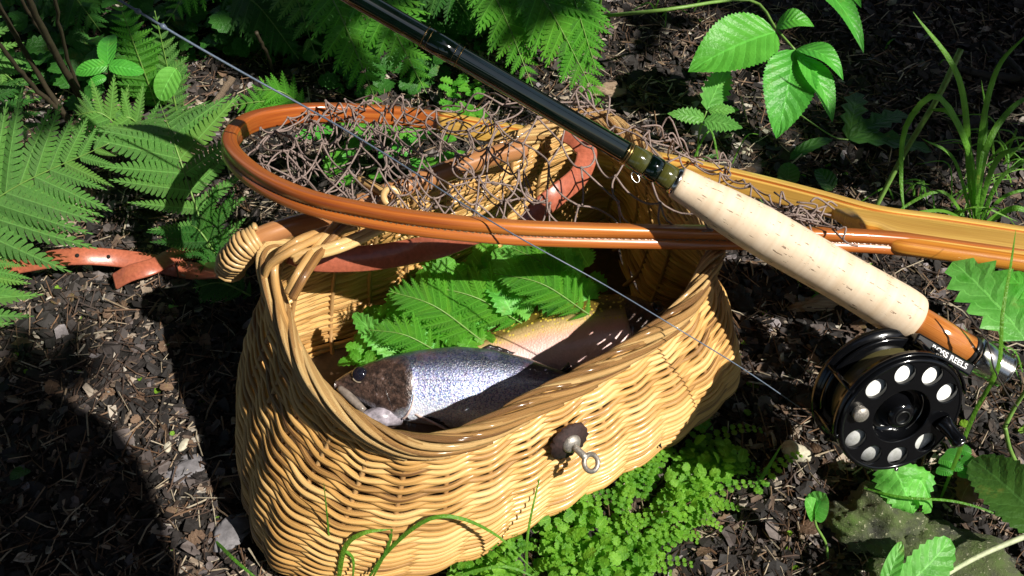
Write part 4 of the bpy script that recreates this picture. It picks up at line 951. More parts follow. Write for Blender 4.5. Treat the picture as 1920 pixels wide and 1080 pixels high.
# small parsley-like plant under the rod
t = thing('small_herb', 'small bright herb growing just below the rod behind the hoop', 'plant', tuple(G(860, 215)))
rnd = random.Random(3)
for i in range(26):
    x = rnd.uniform(825, 905); y = rnd.uniform(155, 222); z = rnd.uniform(.0, .03); p = W(x, y, z); a = rnd.uniform(0, 6.28)
    leaf(t, p, p+Vector((math.cos(a), math.sin(a), .3))*.011, .0042, 'fernb', shape=.45, teeth=4, tooth=.28, nv=2, fold=.2)
stemt(t, [G(865, 225), W(862, 190, .02)], .0008, .0006)
t = thing('lobed_seedling', 'green seedling seen through the net beyond the cane bar', 'plant', tuple(G(700, 330)))
rnd = random.Random(8)
for i in range(34):
    x = rnd.uniform(600, 880); y = rnd.uniform(232, 330)-(x-600)*.12+10; z = rnd.uniform(.005, .05); p = W(x, y, z); a = rnd.uniform(0, 6.28); L = rnd.uniform(.012, .026)
    leaf(t, p, p+Vector((math.cos(a), math.sin(a), .2))*L, L*.36, 'fernb' if i % 2 else 'broad', shape=.45, teeth=6, tooth=.12, nv=2, fold=.2)
# ---- woody stems, twigs, driftwood
def stick(name, label, cat, pts, r0, r1, mat, group=None, n=24, jit=.0003):
    P = spline(pts, n); P += np.random.RandomState(int(abs(P[0][0])*1e4)).normal(0, jit, P.shape); rr = np.linspace(r0, r1, n+1)*(1+.05*np.sin(np.arange(n+1)*1.9))
    g = tube(P, rr, 8); o = mesh(name, g[0], g[1], M[mat], None, g[2]); recentre(o); return tag(o, label, cat, group)
for k, (pts, r) in enumerate([([W(-40, -60, .2), W(60, 120, .08), G(150, 260)], .0018), ([W(30, -50, .2), W(115, 120, .08), G(190, 235)], .0024), ([W(-20, 60, .14), W(70, 170, .06), G(160, 245)], .0016), ([W(90, -60, .19), W(130, 120, .07), G(178, 225)], .0013), ([W(28, -20, .17), W(100, 100, .09), G(168, 222)], .0012)]):
    stick('woody_shoot', ['bare brown stem at the very left of the top left clump', 'thickest bare brown stem at top left', 'bare stem coming in from the left edge at top left', 'thin bare stem right of the thickest one at top left', 'bare stem crossing the others at top left'][k], 'stem', pts, r, r*1.3, 'brownstem', 'leaning brown stems')
stick('dry_stick', 'pinkish dry stick leaning behind the sunlit fern', 'stick', [G(345, 268, .01), W(395, 205, .02), W(436, 145, .035)], .0022, .0032, 'bark')
stick('red_twig', 'thin reddish brown twig hanging at the top beside the lacy fern', 'twig', [W(480, 60, .07), W(500, 100, .04), G(513, 138, .004)], .0016, .0012, 'brownstem')
stick('green_stalk', 'thin green stalk rising right of the bright lacy fern', 'stalk', [G(1106, 122), W(1115, 60, .04), W(1130, -15, .1)], .0018, .0012, 'stem')
stick('blackened_branch', 'dark fallen branch lying at the right edge behind the grass', 'branch', [G(1795, 128, .005), G(1850, 140, .006), G(1990, 158, .008)], .0026, .0042, 'darkbark')
stick('blackened_branch', 'shorter dark branch sloping down onto the fallen one at right', 'branch', [G(1855, 78, .012), G(1900, 120, .012), G(1935, 165, .012)], .0018, .003, 'darkbark')
stick('curved_twig', 'thin dark twig on the sunlit strip of litter left of the creel', 'twig', [G(318, 690, .004), G(303, 760, .006), G(302, 800, .004), G(312, 850, .003)], .0008, .0006, 'darkbark', jit=.0003)
stick('dark_twig', 'thin twig crossing the brown needles left of the creel', 'twig', [G(250, 650, .003), G(310, 678, .006), G(346, 690, .004)], .0009, .0006, 'darkbark', jit=.0003)
stick('hanging_twig', 'wiry brown twig hanging over the metal butt of the rod', 'twig', [W(1812, 585, .16), W(1850, 640, .15), W(1868, 700, .13), W(1905, 760, .09), W(1950, 800, .05)], .0005, .0004, 'darkbark', jit=.0002)
def lump(name, label, cat, c, sx, sy, sz, mat, rot=0, seed=0, amp=.25, fr=9, sub=4, tilt=0, group=None):
    import bmesh
    bm = bmesh.new(); bmesh.ops.create_icosphere(bm, subdivisions=sub, radius=1)
    a = np.array([v.co[:] for v in bm.verts]); r = 1+amp*(vnoise(a[:, 0]*1.5+seed, a[:, 1]*1.5+a[:, 2]*1.1, seed)+.5*vnoise(a[:, 0]*4, a[:, 1]*4+a[:, 2]*3.1, seed+2)+.3*vnoise(a[:, 0]*fr, a[:, 1]*fr+a[:, 2]*fr*.7, seed+4))
    a = a*r[:, None]*np.array([sx, sy, sz]); c_, s_ = math.cos(rot), math.sin(rot); ct, st_ = math.cos(tilt), math.sin(tilt)
    a = np.stack([a[:, 0]*ct-a[:, 2]*st_, a[:, 1], a[:, 0]*st_+a[:, 2]*ct], 1)
    a = np.stack([a[:, 0]*c_-a[:, 1]*s_, a[:, 0]*s_+a[:, 1]*c_, a[:, 2]], 1)+np.array(tuple(c)); F = [tuple(v.index for v in f.verts) for f in bm.faces]; bm.free()
    o = mesh(name, a, F, M[mat], None, [(p[0]-c[0], (p[1]-c[1])) for p in a]); recentre(o); return tag(o, label, cat, group)
lump('driftwood', 'pale weathered chunk of wood at the tip of the bright fern', 'wood', G(1140, 172, .006), .0165, .007, .008, 'bark', .15, 3, .8, 12, tilt=-.25)
lump('wood_chip', 'long splintered tan wood chip on the soil below the cork grip', 'wood chip', G(1538, 571, .004), .024, .0065, .004, 'bark', .12, 5, .9, 14)
lump('grey_stone', 'smooth grey stone beside the pale seedling', 'stone', G(1322, 246, .004), .012, .010, .0085, 'stone', 0, 7, .2)
lump('small_stone', 'small tan pebble right of the grey stone', 'pebble', G(1400, 285, .002), .0055, .0045, .003, 'palestone', .3, 9, .2, sub=3)
lump('pale_pebble', 'pale pebble at the edge of the reel shadow', 'pebble', G(1492, 846, .004), .010, .006, .006, 'palestone', -.5, 11, .35)
lump('mossy_rock', 'mossy speckled rock below the reel at lower right', 'rock', G(1635, 985, .004), .030, .020, .021, 'rock', -.35, 13, .5, 12, sub=5)
lump('mossy_rock', 'lower mossy rock half in shadow at the bottom right', 'rock', G(1760, 1065, .004), .046, .028, .024, 'rock', -.3, 17, .5, 12, sub=5)
lump('soil_clod', 'dark crumbly lump of soil between the creel rim and the cork grip', 'clod', G(1385, 562, .004), .011, .009, .007, 'soil', 0, 19, .7, 12)
lump('white_seed', 'large white seed husk on the litter strip left of the creel', 'seed', G(345, 834, .003), .0030, .0055, .002, 'palestone', -.4, 21, .2, sub=3)
lump('white_seed', 'smaller greyish seed husk just left of the largest one', 'seed', G(314, 838, .003), .0026, .0045, .002, 'palestone', .1, 23, .2, sub=3)
lump('pale_bark_flake', 'flat lilac grey flake beside the lower left edge of the creel', 'flake', G(432, 1000, .003), .010, .013, .003, 'stone', -.5, 25, .5)
lump('pale_bark_flake', 'wide grey flake on the litter strip left of the creel', 'flake', G(352, 878, .002), .014, .010, .003, 'stone', .2, 27, .6)
# ---- grasses on the right
t = thing('grass_tuft', 'tall grass tuft with wide arching blades at the upper right', 'grass', tuple(G(1830, 415)))
for pts, w in [([G(1832, 420), W(1820, 330, .04), W(1800, 150, .13), W(1712, 22, .17)], .0034), ([G(1828, 420), W(1820, 290, .07), W(1760, 180, .12), W(1700, 235, .10), W(1690, 330, .06), W(1697, 415, .04)], .0028),
               ([G(1830, 420), W(1822, 300, .06), W(1785, 215, .10), W(1740, 205, .10)], .0032), ([G(1835, 420), W(1840, 260, .08), W(1870, 130, .13), W(1930, 60, .15)], .0026), ([G(1832, 420), W(1850, 280, .08), W(1900, 200, .10), W(1960, 170, .10)], .0028),
               ([G(1830, 420), W(1870, 300, .07), W(1930, 275, .08)], .0026), ([G(1825, 420), W(1790, 300, .06), W(1730, 260, .08)], .0022), ([G(1835, 425), W(1880, 330, .04), W(1960, 290, .05)], .0025),
               ([G(1820, 425), W(1770, 360, .03), W(1700, 385, .02), W(1670, 420, .01)], .002), ([G(1838, 425), W(1900, 390, .03), W(1960, 410, .02)], .003), ([G(1828, 425), W(1770, 395, .04), W(1700, 405, .05), W(1690, 425, .02)], .0020),
               ([G(1838, 425), W(1880, 370, .05), W(1950, 350, .06)], .0022), ([G(1830, 425), W(1836, 330, .06), W(1850, 230, .09), W(1840, 150, .1)], .002)]:
    blade(t, pts, w)
for k, (cx, cy, n_, lb) in enumerate([(1880, 330, 28, 'fine grass spreading at the right edge behind the net handle'), (1760, 400, 16, 'thin grass right behind the net handle'), (1350, 330, 7, 'thin grass blades behind the top of the cork grip'), (1700, 90, 4, 'short grass shoots among the litter at upper right'), (1000, 60, 4, 'thin grass stems beside the lacy fern'), (1545, 550, 9, 'small grass sprouts below the cork grip'), (1900, 700, 7, 'thin grass right of the metal butt'), (1260, 20, 6, 'thin grass at the top left of the broad leaves')]):
    rnd = random.Random(100+k); c = G(cx, cy); t = thing('thin_grass', lb, 'grass', tuple(c))
    for i in range(n_):
        a = rnd.uniform(0, 6.28); L = rnd.uniform(.02, .07)*(.4 if k in (3, 5) else 1); b_ = c+Vector((rnd.uniform(-.035, .035), rnd.uniform(-.025, .025), 0)); b_.z = gz(b_.x, b_.y)
        d = Vector((math.cos(a), math.sin(a)*.8, 0)); blade(t, [b_, b_+d*L*.35+Vector((0, 0, L*.5)), b_+d*L*.9+Vector((0, 0, L*rnd.uniform(.1, .6)))], rnd.uniform(.0007, .0016), n=10)
t = thing('cut_stem', 'thick cut green stem leaning in front of the tall grass', 'stem', tuple(G(1640, 392)))
stemt(t, [G(1636, 400), W(1700, 280, .05), W(1760, 180, .09), W(1802, 92, .12)], .0020, .0024, 'stem'); 
# leaves and blades at the lower right
t = thing('lobed_leaf', 'bright jagged leaf above the metal butt of the rod', 'leaf', tuple(G(1900, 640)))
leaf(t, W(1925, 640, .13), W(1788, 492, .13), .017, 'lett', up=(0, -.5, .8), shape=.45, fold=.2, droop=.06, teeth=6, tooth=.24, nv=4, wave=.1)
t = thing('toothed_leaf', 'bluish green leaf at the right edge beside the jagged one', 'leaf', tuple(G(1960, 600)))
leaf(t, W(1985, 640, .12), W(1890, 512, .13), .016, 'broad', up=(.2, -.5, .8), shape=.42, fold=.2, teeth=10, tooth=.08, nv=4)
t = thing('crumpled_leaf', 'crumpled light green leaf tucked under the bottom of the reel', 'leaf', tuple(G(1710, 930)))
for (x0, y0, x1, y1, w, z, tw) in [(1665, 858, 1712, 962, 13, .05, .2), (1700, 870, 1745, 960, 11, .047, -.5), (1735, 880, 1690, 955, 10, .04, .7), (1680, 880, 1650, 905, 6, .045, 1.)]:
    leaf(t, W(x0, y0, z), W(x1, y1, z-.025), w/1000, 'lett', up=(.2, -.6, .6), shape=.4, fold=-.35, droop=.12, teeth=9, tooth=.10, nv=4, wave=.35, twist=tw)
t = thing('small_sprig', 'sprig of small round leaves right of the crumpled leaf', 'plant', tuple(G(1780, 870)))
for (x, y) in [(1770, 850), (1790, 842), (1800, 862), (1775, 872), (1755, 880), (1795, 885), (1760, 862)]: p = W(x, y, .03); leaf(t, p, p+Vector((.008, -.006, .004)), .0048, 'broad', nv=2, nu=8)
t = thing('grass_shoot', 'wide bent grass blade crossing the metal butt down past the reel', 'grass', tuple(G(1760, 935)))
blade(t, [G(1762, 940), W(1790, 870, .04), W(1830, 770, .09), W(1872, 690, .13), W(1880, 590, .16), W(1895, 500, .17), W(1905, 430, .17)], .0019, n=30)
t = thing('broken_stalk', 'kinked yellow green stalk at the right edge beside the reel', 'stalk', tuple(G(1915, 885)))
stemt(t, [W(1945, 700, .09), W(1905, 760, .06), W(1884, 800, .045)], .0012, .0014); stemt(t, [W(1884, 800, .045), W(1895, 845, .025), G(1918, 890)], .0014, .0014)
t = thing('dead_leaf', 'curled brown dead leaf right of the crumpled green leaf', 'leaf', tuple(G(1830, 920)))
for (x0, y0, x1, y1, w, tw) in [(1800, 850, 1850, 945, 10, .5), (1815, 900, 1860, 930, 8, -.6), (1845, 880, 1800, 950, 8, .9)]:
    leaf(t, W(x0, y0, .03), W(x1, y1, .012), w/1000, 'dead', up=(.1, -.4, .8), fold=-.5, droop=.2, teeth=8, tooth=.15, nv=3, wave=.4, twist=tw)
t = thing('serrated_leaf', 'dark feather-veined leaf at the right edge below the stalk', 'leaf', tuple(G(1900, 960)))
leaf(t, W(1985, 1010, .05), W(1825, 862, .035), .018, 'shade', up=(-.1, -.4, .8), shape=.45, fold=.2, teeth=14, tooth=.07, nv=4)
t = thing('pointed_leaf', 'pointed green leaf at the bottom edge in front of the rocks', 'leaf', tuple(G(1720, 1085)))
leaf(t, W(1690, 1105, .035), W(1782, 1012, .045), .012, 'lett', up=(-.1, -.6, .8), shape=.42, fold=.25, teeth=8, tooth=.08, nv=4); leaf(t, W(1655, 1110, .035), W(1690, 1015, .05), .005, 'lett', up=(-.3, -.6, .6), fold=.3)
t = thing('pale_stalk', 'pale straight stalk crossing the bottom right corner', 'stalk', tuple(G(1760, 1080)))
stemt(t, [W(1755, 1088, .03), W(1840, 1040, .04), W(1960, 990, .05)], .0014, .0018, 'white stalk')
t = thing('shade_leaf', 'upright oval leaf on a curled stem left of the mossy rock', 'leaf', tuple(G(1552, 1045)))
stemt(t, [G(1552, 1050), W(1548, 1018, .012), W(1530, 985, .03), W(1528, 960, .04)], .0009, .0008); leaf(t, W(1526, 972, .035), W(1548, 925, .055), .0085, 'lett', up=(-.8, -.5, .2), fold=.2, shape=.5)
leaf(t, W(1527, 972, .035), W(1510, 935, .052), .006, 'lett', up=(.6, -.5, .2), fold=.2, shape=.5)
t = thing('trailing_grass', 'thin pale grass blade arching in front of the mossy rock', 'grass', tuple(G(1620, 915)))
blade(t, [W(1620, 915, .03), W(1690, 932, .04), W(1790, 940, .045), W(1870, 965, .045), W(1950, 1010, .04)], .0011, n=24)
t = thing('grass_shoot', 'short blade of grass pointing up between creel and reel', 'grass', tuple(G(1412, 920)))
blade(t, [G(1412, 920), W(1435, 885, .015), W(1465, 835, .035)], .0019)
t = thing('round_leaf', 'tiny round leaf beside the lower right corner of the creel', 'leaf', tuple(G(1325, 812)))
leaf(t, G(1322, 815, .002), G(1324, 788, .008), .0048, 'lett', shape=.5, nu=10, fold=.1)
t = thing('fallen_leaf', 'dark jagged fallen leaf in the shade under the broad leaves', 'leaf', tuple(G(1640, 245)))
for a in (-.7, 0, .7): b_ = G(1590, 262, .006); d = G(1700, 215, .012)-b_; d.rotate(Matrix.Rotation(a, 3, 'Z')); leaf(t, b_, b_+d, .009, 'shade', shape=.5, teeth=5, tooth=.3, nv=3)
stemt(t, [G(1500, 215, .02), G(1560, 255, .01), G(1590, 262, .006)], .0006, .0006)
for x0, y0, x1, y1, w, lb in [(1475, 350, 1480, 305, 9, 'dull rounded leaf on the soil behind the net handle'), (1560, 358, 1530, 318, 9, 'darker rounded leaf next to the dull one behind the net handle'), (1480, 300, 1560, 262, 6, 'dry curled olive leaf beside the dark fallen leaf'), (1300, 315, 1345, 290, 3, 'narrow dark leaf near the grey stone'), (330, 575, 318, 578, 3, 'tiny yellow green leaf at the corner of the creel shadow'), (55, 880, 20, 900, 5, 'dull leaf in the deep shadow at lower left'), (210, 140, 180, 170, 4, 'small leaf under the trifoliate plant')]:
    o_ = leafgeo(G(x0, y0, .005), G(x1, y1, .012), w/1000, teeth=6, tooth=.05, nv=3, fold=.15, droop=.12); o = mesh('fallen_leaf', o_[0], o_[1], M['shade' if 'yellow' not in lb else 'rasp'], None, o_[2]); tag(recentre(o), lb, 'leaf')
# grasses in front of the creel
for lb, sp in [('thin upright grass blade before the lower left of the creel', [([W(622, 1100, .02), W(617, 1010, .06), W(607, 905, .11)], .0009)]),
               ('bent green grass blade folded over in front of the creel', [([W(632, 1110, .02), W(645, 1030, .06), W(680, 1000, .075), W(735, 992, .075)], .0022), ([W(735, 992, .075), W(725, 1030, .06), W(690, 1100, .03)], .0014), ([W(645, 1030, .06), W(662, 1050, .05), W(660, 1100, .03)], .0012)]),
               ('long grass blade arching to the right across the creel front', [([W(680, 1100, .03), W(730, 1030, .06), W(800, 975, .085), W(865, 972, .085), W(940, 1010, .06), W(1005, 1075, .03)], .0017)]),
               ('straight thin grass blade before the creel, below the eye screw', [([W(988, 1100, .01), W(990, 1000, .05), W(1018, 868, .08)], .0011)]),
               ('short grass blade at the bottom left corner of the creel', [([G(402, 1012, .004), G(440, 1050, .02), G(500, 1100, .02)], .0015)]),
               ('grass blade stretching low from the bottom edge to the ground cover', [([W(840, 1085, .02), W(940, 1062, .03), W(1010, 1085, .02)], .0014)])]:
    t = thing('grass_shoot', lb, 'grass', tuple(G(700, 1080)))
    for p, w in sp: blade(t, p, w, n=24)
# ================================================================== what casts the shade: the person with the camera, boughs and trees added outside the frame
def on_sun(px, py, h): p = G(px, py); k = (h-p.z)/1.; return Vector((p.x+SUN_A*k, p.y-SUN_B*k, h))
def person():
    t = thing('person', 'person crouching beside the camera, whose shadow fills the lower left corner', 'person', (.27, -.35, 0))
    J = {'pelvis': ((.30, -.42, .24), .15), 'waist': ((.29, -.34, .36), .13), 'chest': ((.28, -.22, .50), .15), 'neck': ((.275, -.10, .62), .055), 'head0': ((.272, -.045, .68), .075), 'head1': ((.268, .0, .74), .088), 'crown': ((.265, .005, .81), .06),
         'sl': ((.12, -.18, .55), .07), 'el': ((.02, -.16, .40), .045), 'hl': ((.03, -.09, .56), .03), 'sr': ((.44, -.18, .55), .07), 'er': ((.52, -.10, .38), .045), 'hr': ((.30, -.10, .52), .03),
         'kl': ((.16, -.22, .22), .085), 'al': ((.18, -.50, .06), .05), 'kr': ((.50, -.18, .26), .085), 'ar': ((.48, -.34, .05), .05), 'fr': ((.49, -.22, .04), .045), 'fl': ((.18, -.60, .04), .04)}
    E = [('pelvis', 'waist'), ('waist', 'chest'), ('chest', 'neck'), ('neck', 'head0'), ('head0', 'head1'), ('head1', 'crown'), ('chest', 'sl'), ('sl', 'el'), ('el', 'hl'), ('chest', 'sr'), ('sr', 'er'), ('er', 'hr'), ('pelvis', 'kl'), ('kl', 'al'), ('al', 'fl'), ('pelvis', 'kr'), ('kr', 'ar'), ('ar', 'fr')]
    J = {k: ((v[0][0]-.035, v[0][1]+.01, v[0][2]), v[1]) for k, v in J.items()}
    ks = list(J); m = bpy.data.meshes.new('body'); L0 = Vector(t.location)
    m.from_pydata([Vector(J[k][0])-L0 for k in ks], [(ks.index(a), ks.index(b)) for a, b in E], []); o = bpy.data.objects.new('body', m); COL.objects.link(o); o.parent = t
    o.modifiers.new('skin', 'SKIN')
    for i, k in enumerate(ks): m.skin_vertices[0].data[i].radius = (J[k][1],)*2; m.skin_vertices[0].data[i].use_root = k == 'pelvis'
    o.modifiers.new('sub', 'SUBSURF').levels = 2; o.modifiers['sub'].render_levels = 2; m.materials.append(M['cloth'])
    for side, hand, dx in ((1, J['hl'][0], 1), (-1, J['hr'][0], -1)):
        hv = Vector(hand)
        for i, (ln, off) in enumerate([(.062, -.024), (.072, -.008), (.068, .008), (.055, .022)]):
            P = [hv+Vector((0, off, .01)), hv+Vector((dx*.012, off, .045)), hv+Vector((dx*.030, off, .045+ln*.4)), hv+Vector((dx*.045, off, .04+ln*.55))]
            g = tube(spline(P, 8), np.linspace(.009, .007, 9), 8); mesh('finger', g[0], g[1], M['skin'], t, g[2])
        g = tube(spline([hv+Vector((0, -.02, .005)), hv+Vector((dx*.02, -.04, .02)), hv+Vector((dx*.04, -.042, .03))], 6), .0095, 8); mesh('thumb', g[0], g[1], M['skin'], t, g[2])
M['cloth'] = plain('dark cloth', (.03, .035, .05), .9); M['skin'] = plain('skin', (.5, .3, .22), .5)
person()
# leaf clusters added out of view on the sun's path to darken chosen patches
rnd = random.Random(77)
bough = thing('added_bough', 'unseen leafy bough added above the frame to dapple the ground with shade', 'branch', (1.0, 1.9, 1.9))
shade = [(60, 60, 70, 1.3), (20, 20, 60, 1.2), (430, 60, 60, 1.4), (520, 30, 60, 1.3), (600, 190, 18, 1.2), (560, 120, 30, 1.3), (760, 5, 24, 1.2), (870, 50, 30, 1.4), (1590, 240, 42, 1.3), (1660, 190, 32, 1.2), (1560, 150, 20, 1.2), (1640, 330, 36, 1.2), (1740, 290, 26, 1.2),
         (1800, 50, 26, 1.2), (1700, 20, 24, 1.3), (1880, 240, 22, 1.2), (110, 700, 15, 1.5), (10, 720, 22, 1.5), (330, 20, 40, 1.4), (110, 110, 30, 1.3), (250, 30, 30, 1.4), (480, 90, 34, 1.4), (880, 110, 18, 1.3), (1500, 320, 20, 1.2), (1850, 150, 26, 1.2), (1450, 20, 0.5, 1.2), (40, 330, 14, 1.4), (1240, 60, 10, 1.1), (250, 90, 14, 1.2)]
Bl = Bag()
for (px_, py_, rm, h) in shade:
    c = on_sun(px_, py_, h); rm = rm/1000
    for i in range(int(5+rm*260)):
        a = rnd.uniform(0, 6.28); r_ = rm*math.sqrt(rnd.random()); p = c+Vector((math.cos(a)*r_, math.sin(a)*r_, 0)); p = p+sv*rnd.uniform(0, .12); q = rnd.uniform(0, 6.28); L = rnd.uniform(.025, .05)
        Bl.add(leafgeo(p, p+Vector((math.cos(q), math.sin(q), rnd.uniform(-.2, .2)))*L, L*.34, shape=.45, nu=6, nv=1, fold=.1))
    P = spline([c+Vector((0, 0, .04)), (c+Vector((1.0, 1.9, 1.9)))/2+Vector((0, 0, .1)), Vector((1.0, 1.9, 1.9))], 10)
    if rm > .03: g = tube(P, np.linspace(.002, .005, 11), 5); mesh('twig', g[0], g[1], M['darkbark'], bough, g[2])
stuff(Bl.obj('foliage', M['added_canopy'], bough))
for k, (x, y, h, cr) in enumerate([(-2.2, 2.2, 3.2, 2.0), (0.2, 3.2, 3.2, 2.1), (2.9, 2.6, 3.2, 1.9), (-3.0, -.6, 3.0, 2.0), (-1.6, -2.8, 3.4, 1.9), (3.8, .4, 4.2, 1.6), (-.6, .9, 4.6, 1.8), (1.4, -3.8, 3.8, 1.8)]):  # trees added out of view, their dense crowns blocking sky light
    t = thing('added_tree', ['unseen tree added beyond the top left to block sky light', 'unseen tree added straight beyond the creel to block sky light', 'unseen tree added beyond the top right to block sky light', 'unseen tree added to the left to block sky light', 'unseen tree added behind the camera to block sky light', 'unseen tree added to the right to block sky light', 'tall unseen tree added so that its crown blocks the sky straight overhead', 'unseen tree added far behind the camera to the right to block sky light'][k], 'tree', (x, y, 0), 'unseen trees added to block sky light')
    g = tube(spline([(x-(1.9 if k == 6 else 0), y+(1.2 if k == 6 else 0), -.1), (x+.05-(.9 if k == 6 else 0), y+(.8 if k == 6 else 0), h*.5), (x, y+.1, h)], 12), np.linspace(.16, .07, 13), 10); mesh('trunk', g[0], g[1], M['bark'], t, g[2])
    Bt = Bag(); rr_ = random.Random(k)
    for i in range(1500):
        d = Vector((rr_.gauss(0, 1), rr_.gauss(0, 1), rr_.gauss(0, .8))).normalized()*cr*rr_.random()**.4; p = Vector((x, y, h))+d
        q = rr_.uniform(0, 6.28); L = rr_.uniform(.22, .42); tip_ = p+Vector((math.cos(q), math.sin(q), rr_.uniform(-.5, .2)))*L
        # gap left in the added crowns so that direct sun reaches the creel
        w_ = p-Vector((0, .55, .1)); dist = (w_-sv*w_.dot(sv)).length
        if dist < .56 or p.z < 1.2: continue
        Bt.add(leafgeo(p, tip_, L*.36, nu=4, nv=1, fold=.1))
    stuff(Bt.obj('crown', M['added_canopy'], t))
# ================================================================== ground cover, undergrowth, litter (beyond counting)
def inside(poly, x, y):
    c = False; n = len(poly)
    for i in range(n):
        x0, y0 = poly[i]; x1, y1 = poly[(i+1) % n]
        if (y0 > y) != (y1 > y) and x < (x1-x0)*(y-y0)/(y1-y0)+x0: c = not c
    return c
rnd = random.Random(21); B_ = Bag()
poly = [(800, 1120), (900, 1050), (980, 1005), (1120, 935), (1290, 830), (1345, 850), (1400, 880), (1470, 905), (1440, 925), (1320, 930), (1280, 1000), (1230, 1120)]
cnt = 0
while cnt < 900:
    x = rnd.uniform(800, 1470); y = rnd.uniform(830, 1120)
    if not inside(poly, x, y) or vnoise(np.array(x*.012), np.array(y*.012), 3) < -.12: continue
    c = G(x, y); c.z += rnd.uniform(.001, .026); a = rnd.uniform(0, 6.28); cnt += 1
    L = .0026+.0065*rnd.random()**1.8; B_.add(leafgeo(c, c+Vector((math.cos(a), math.sin(a), rnd.uniform(-.3, .5)))*L, L*.42, up=(rnd.gauss(0, .45), rnd.gauss(0, .45), 1), shape=.5, fold=.2, teeth=4, tooth=.2, nv=1))
for s in range(110):   # creeping sprigs with paired leaflets
    x = rnd.uniform(850, 1450); y = rnd.uniform(840, 1090)
    if not inside(poly, x, y): continue
    c = G(x, y); a = rnd.uniform(-.6, 1.2); d = Vector((math.cos(a), math.sin(a), .15)); L = rnd.uniform(.02, .045)
    for i in range(9):
        p = c+d*L*i/9+Vector((0, 0, .012*math.sin(i/9*3.1)+.004)); q = Vector((-d.y, d.x, 0)); l_ = .006*(1-i/13)
        for s_ in (1, -1): B_.add(leafgeo(p, p+(q*s_+d*.4)*l_, l_*.45, shape=.5, fold=.15, teeth=3, tooth=.2, nv=1))
o = stuff(B_.obj('ground_cover', M['ground leaf'])); o['label'] = 'bright green creeping ground cover in front of the creel'; o['category'] = 'ground cover'
def scatter_leaves(name, label, regions, mat, zr, Lr, seed, wf=.4):
    rnd = random.Random(seed); B_ = Bag()
    for (x0, y0, x1, y1, n_) in regions:
        for i in range(n_):
            x = rnd.uniform(x0, x1); y = rnd.uniform(y0, y1); c = G(x, y); c.z += rnd.uniform(*zr)*rnd.random(); a = rnd.uniform(0, 6.28); L = rnd.uniform(*Lr)
            B_.add(leafgeo(c, c+Vector((math.cos(a), math.sin(a), rnd.uniform(-.4, .5)))*L, L*wf, up=(rnd.gauss(0, .4), rnd.gauss(0, .4)-.2, 1), shape=.45, fold=.2, teeth=4, tooth=.15, nv=1))
    o = stuff(B_.obj(name, M[mat])); o['label'] = label; o['category'] = 'undergrowth'; return o
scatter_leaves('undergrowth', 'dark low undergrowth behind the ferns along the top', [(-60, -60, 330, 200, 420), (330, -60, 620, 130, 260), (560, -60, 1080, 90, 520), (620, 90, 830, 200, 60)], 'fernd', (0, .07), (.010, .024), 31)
scatter_leaves('seedlings', 'scattered tiny green seedlings on the soil', [(1280, 640, 1920, 1080, 60), (1400, 420, 1700, 600, 46), (1250, 20, 1920, 420, 50), (0, 480, 420, 760, 14), (300, 760, 420, 1080, 5)], 'ground leaf', (0, .008), (.003, .007), 33)
scatter_leaves('dead_leaf_litter', 'curled brown dead leaves lying on the soil', [(1250, 380, 1920, 1080, 120), (230, 560, 480, 1080, 50), (0, 0, 1920, 420, 120), (0, 540, 260, 760, 25)], 'dead', (0, .006), (.005, .014), 37, .38)
# litter pieces as joined meshes, one for each kind
cb = wor2(ring(.05)[0]); cpoly = [tuple(p) for p in cb[::12]]
def litter(name, label, n_, fn, mat, seed):
    rs = np.random.RandomState(seed)
    x = rs.uniform(-.62, .62, n_*2); y = .06+(1.04-.06)*rs.rand(n_*2)**1.05
    keep = (np.abs(x) < .20+.56*y)
    x, y = x[keep], y[keep]; q = loc2(np.stack([x, y], 1)); ins = (q[:, 0] > -.118) & (q[:, 0] < .118) & (np.abs(q[:, 1]) < .075); x, y = x[~ins][:n_], y[~ins][:n_]
    n = len(x); z = ground_h(x, y); tv, tf = fn(rs, n)      # tv: n,k,3 local
    yaw = rs.uniform(0, 2*np.pi, n); tx_ = rs.normal(0, .32, n); ty_ = rs.normal(0, .32, n)
    c, s = np.cos(yaw), np.sin(yaw); v = tv.copy()
    v[..., 2] = v[..., 2]+v[..., 0]*tx_[:, None]+v[..., 1]*ty_[:, None]
    vx = v[..., 0]*c[:, None]-v[..., 1]*s[:, None]; vy = v[..., 0]*s[:, None]+v[..., 1]*c[:, None]
    lift = rs.uniform(0, .0035, n)
    V = np.stack([vx+x[:, None], vy+y[:, None], v[..., 2]+(z+lift)[:, None]], -1).reshape(-1, 3); k = tv.shape[1]
    F = (np.array(tf)[None]+(np.arange(n)*k)[:, None, None]).reshape(-1, len(tf[0]))
    o = mesh(name, V, F, M[mat], None, None, smooth=False); stuff(o); o['label'] = label; o['category'] = 'litter'; return o
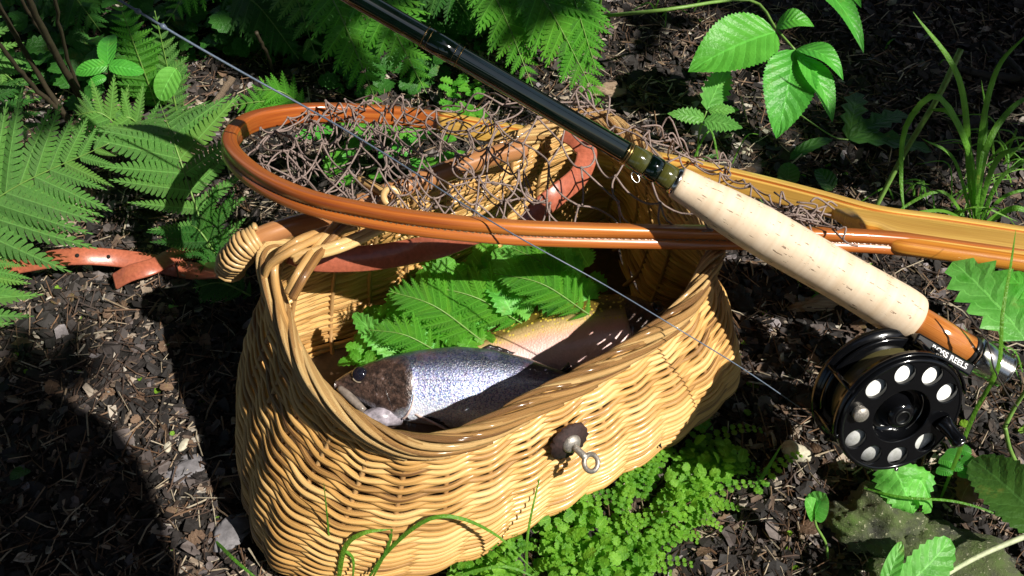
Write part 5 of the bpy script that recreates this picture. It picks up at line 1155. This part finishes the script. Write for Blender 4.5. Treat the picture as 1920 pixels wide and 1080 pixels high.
def f_chip(rs, n):
    L = .0010+.0050*rs.rand(n)**2.6; w = L*rs.uniform(.25, .7, n); h = L*rs.uniform(.08, .22, n)
    b_ = np.array([[-1, -.8, 0], [-.2, -1, 0], [1, -.5, 0], [.8, .9, 0], [-.1, 1, 0], [-.9, .6, 0]], float); t_ = b_*[.85, .8, 1]+[0, 0, 1]
    T = np.concatenate([b_, t_])[None]*np.stack([L, w, h], 1)[:, None, :]; T[..., 0] += rs.normal(0, .12, T.shape[:2])*L[:, None]; T[..., 1] += rs.normal(0, .15, T.shape[:2])*w[:, None]; T[..., 2] += rs.normal(0, .12, T.shape[:2])*L[:, None]
    return T, [(6, 7, 8, 9), (6, 9, 10, 11), (0, 1, 7, 6), (1, 2, 8, 7), (2, 3, 9, 8), (3, 4, 10, 9), (4, 5, 11, 10), (5, 0, 6, 11)]
def f_needle(rs, n):
    L = rs.uniform(.005, .018, n); w = rs.uniform(.00025, .00065, n); bd = rs.normal(0, .12, n)*L
    xs_ = np.array([-1, 0, 1.]); T = np.zeros((n, 9, 3))
    for i, x in enumerate(xs_):
        for j, (a, b2) in enumerate(((-1, 0), (1, 0), (0, 1.3))): T[:, i*3+j, 0] = x*L; T[:, i*3+j, 1] = a*w+bd*(x*x); T[:, i*3+j, 2] = b2*w+np.abs(bd)*.5*(1-x*x)+.0005
    return T, [(0, 3, 5, 2), (1, 2, 5, 4), (3, 6, 8, 5), (4, 5, 8, 7)]
def f_scrap(rs, n):
    L = .002+.0065*rs.rand(n)**2.2; w = L*rs.uniform(.4, .9, n); T = np.zeros((n, 9, 3)); k = 0; cu_ = rs.normal(0, .35, n)
    for i in (-1, 0, 1):
        for j in (-1, 0, 1): T[:, k] = np.stack([i*L*(1-.3*abs(j)*rs.rand(n)), j*w*(1-.35*abs(i)*rs.rand(n)), cu_*L*(i*i*.6-j*j*.5)+rs.normal(0, .09, n)*L+.001], 1); k += 1
    return T, [(0, 1, 4, 3), (1, 2, 5, 4), (3, 4, 7, 6), (4, 5, 8, 7)]
def f_grit(rs, n):
    r = .0006+.0016*rs.rand(n)**3; b_ = np.array([[1, 0, 0], [0, 1, 0], [-1, 0, 0], [0, -1, 0], [0, 0, 1], [0, 0, -1.]]); T = b_[None]*r[:, None, None]*rs.uniform(.6, 1.2, (n, 6, 3))
    return T, [(0, 1, 4), (1, 2, 4), (2, 3, 4), (3, 0, 4), (1, 0, 5), (2, 1, 5)]
litter('wood_chip_litter', 'dark and pale wood chips covering the soil', 54000, f_chip, 'chips', 41)
litter('needle_litter', 'dry brown needles and grass bits on the soil', 21000, f_needle, 'needles', 42)
litter('leaf_scrap_litter', 'dark crumbled leaf scraps on the soil', 16000, f_scrap, 'lit leaf', 43)
litter('grit', 'fine grit on the soil', 22000, f_grit, 'gravel', 44)
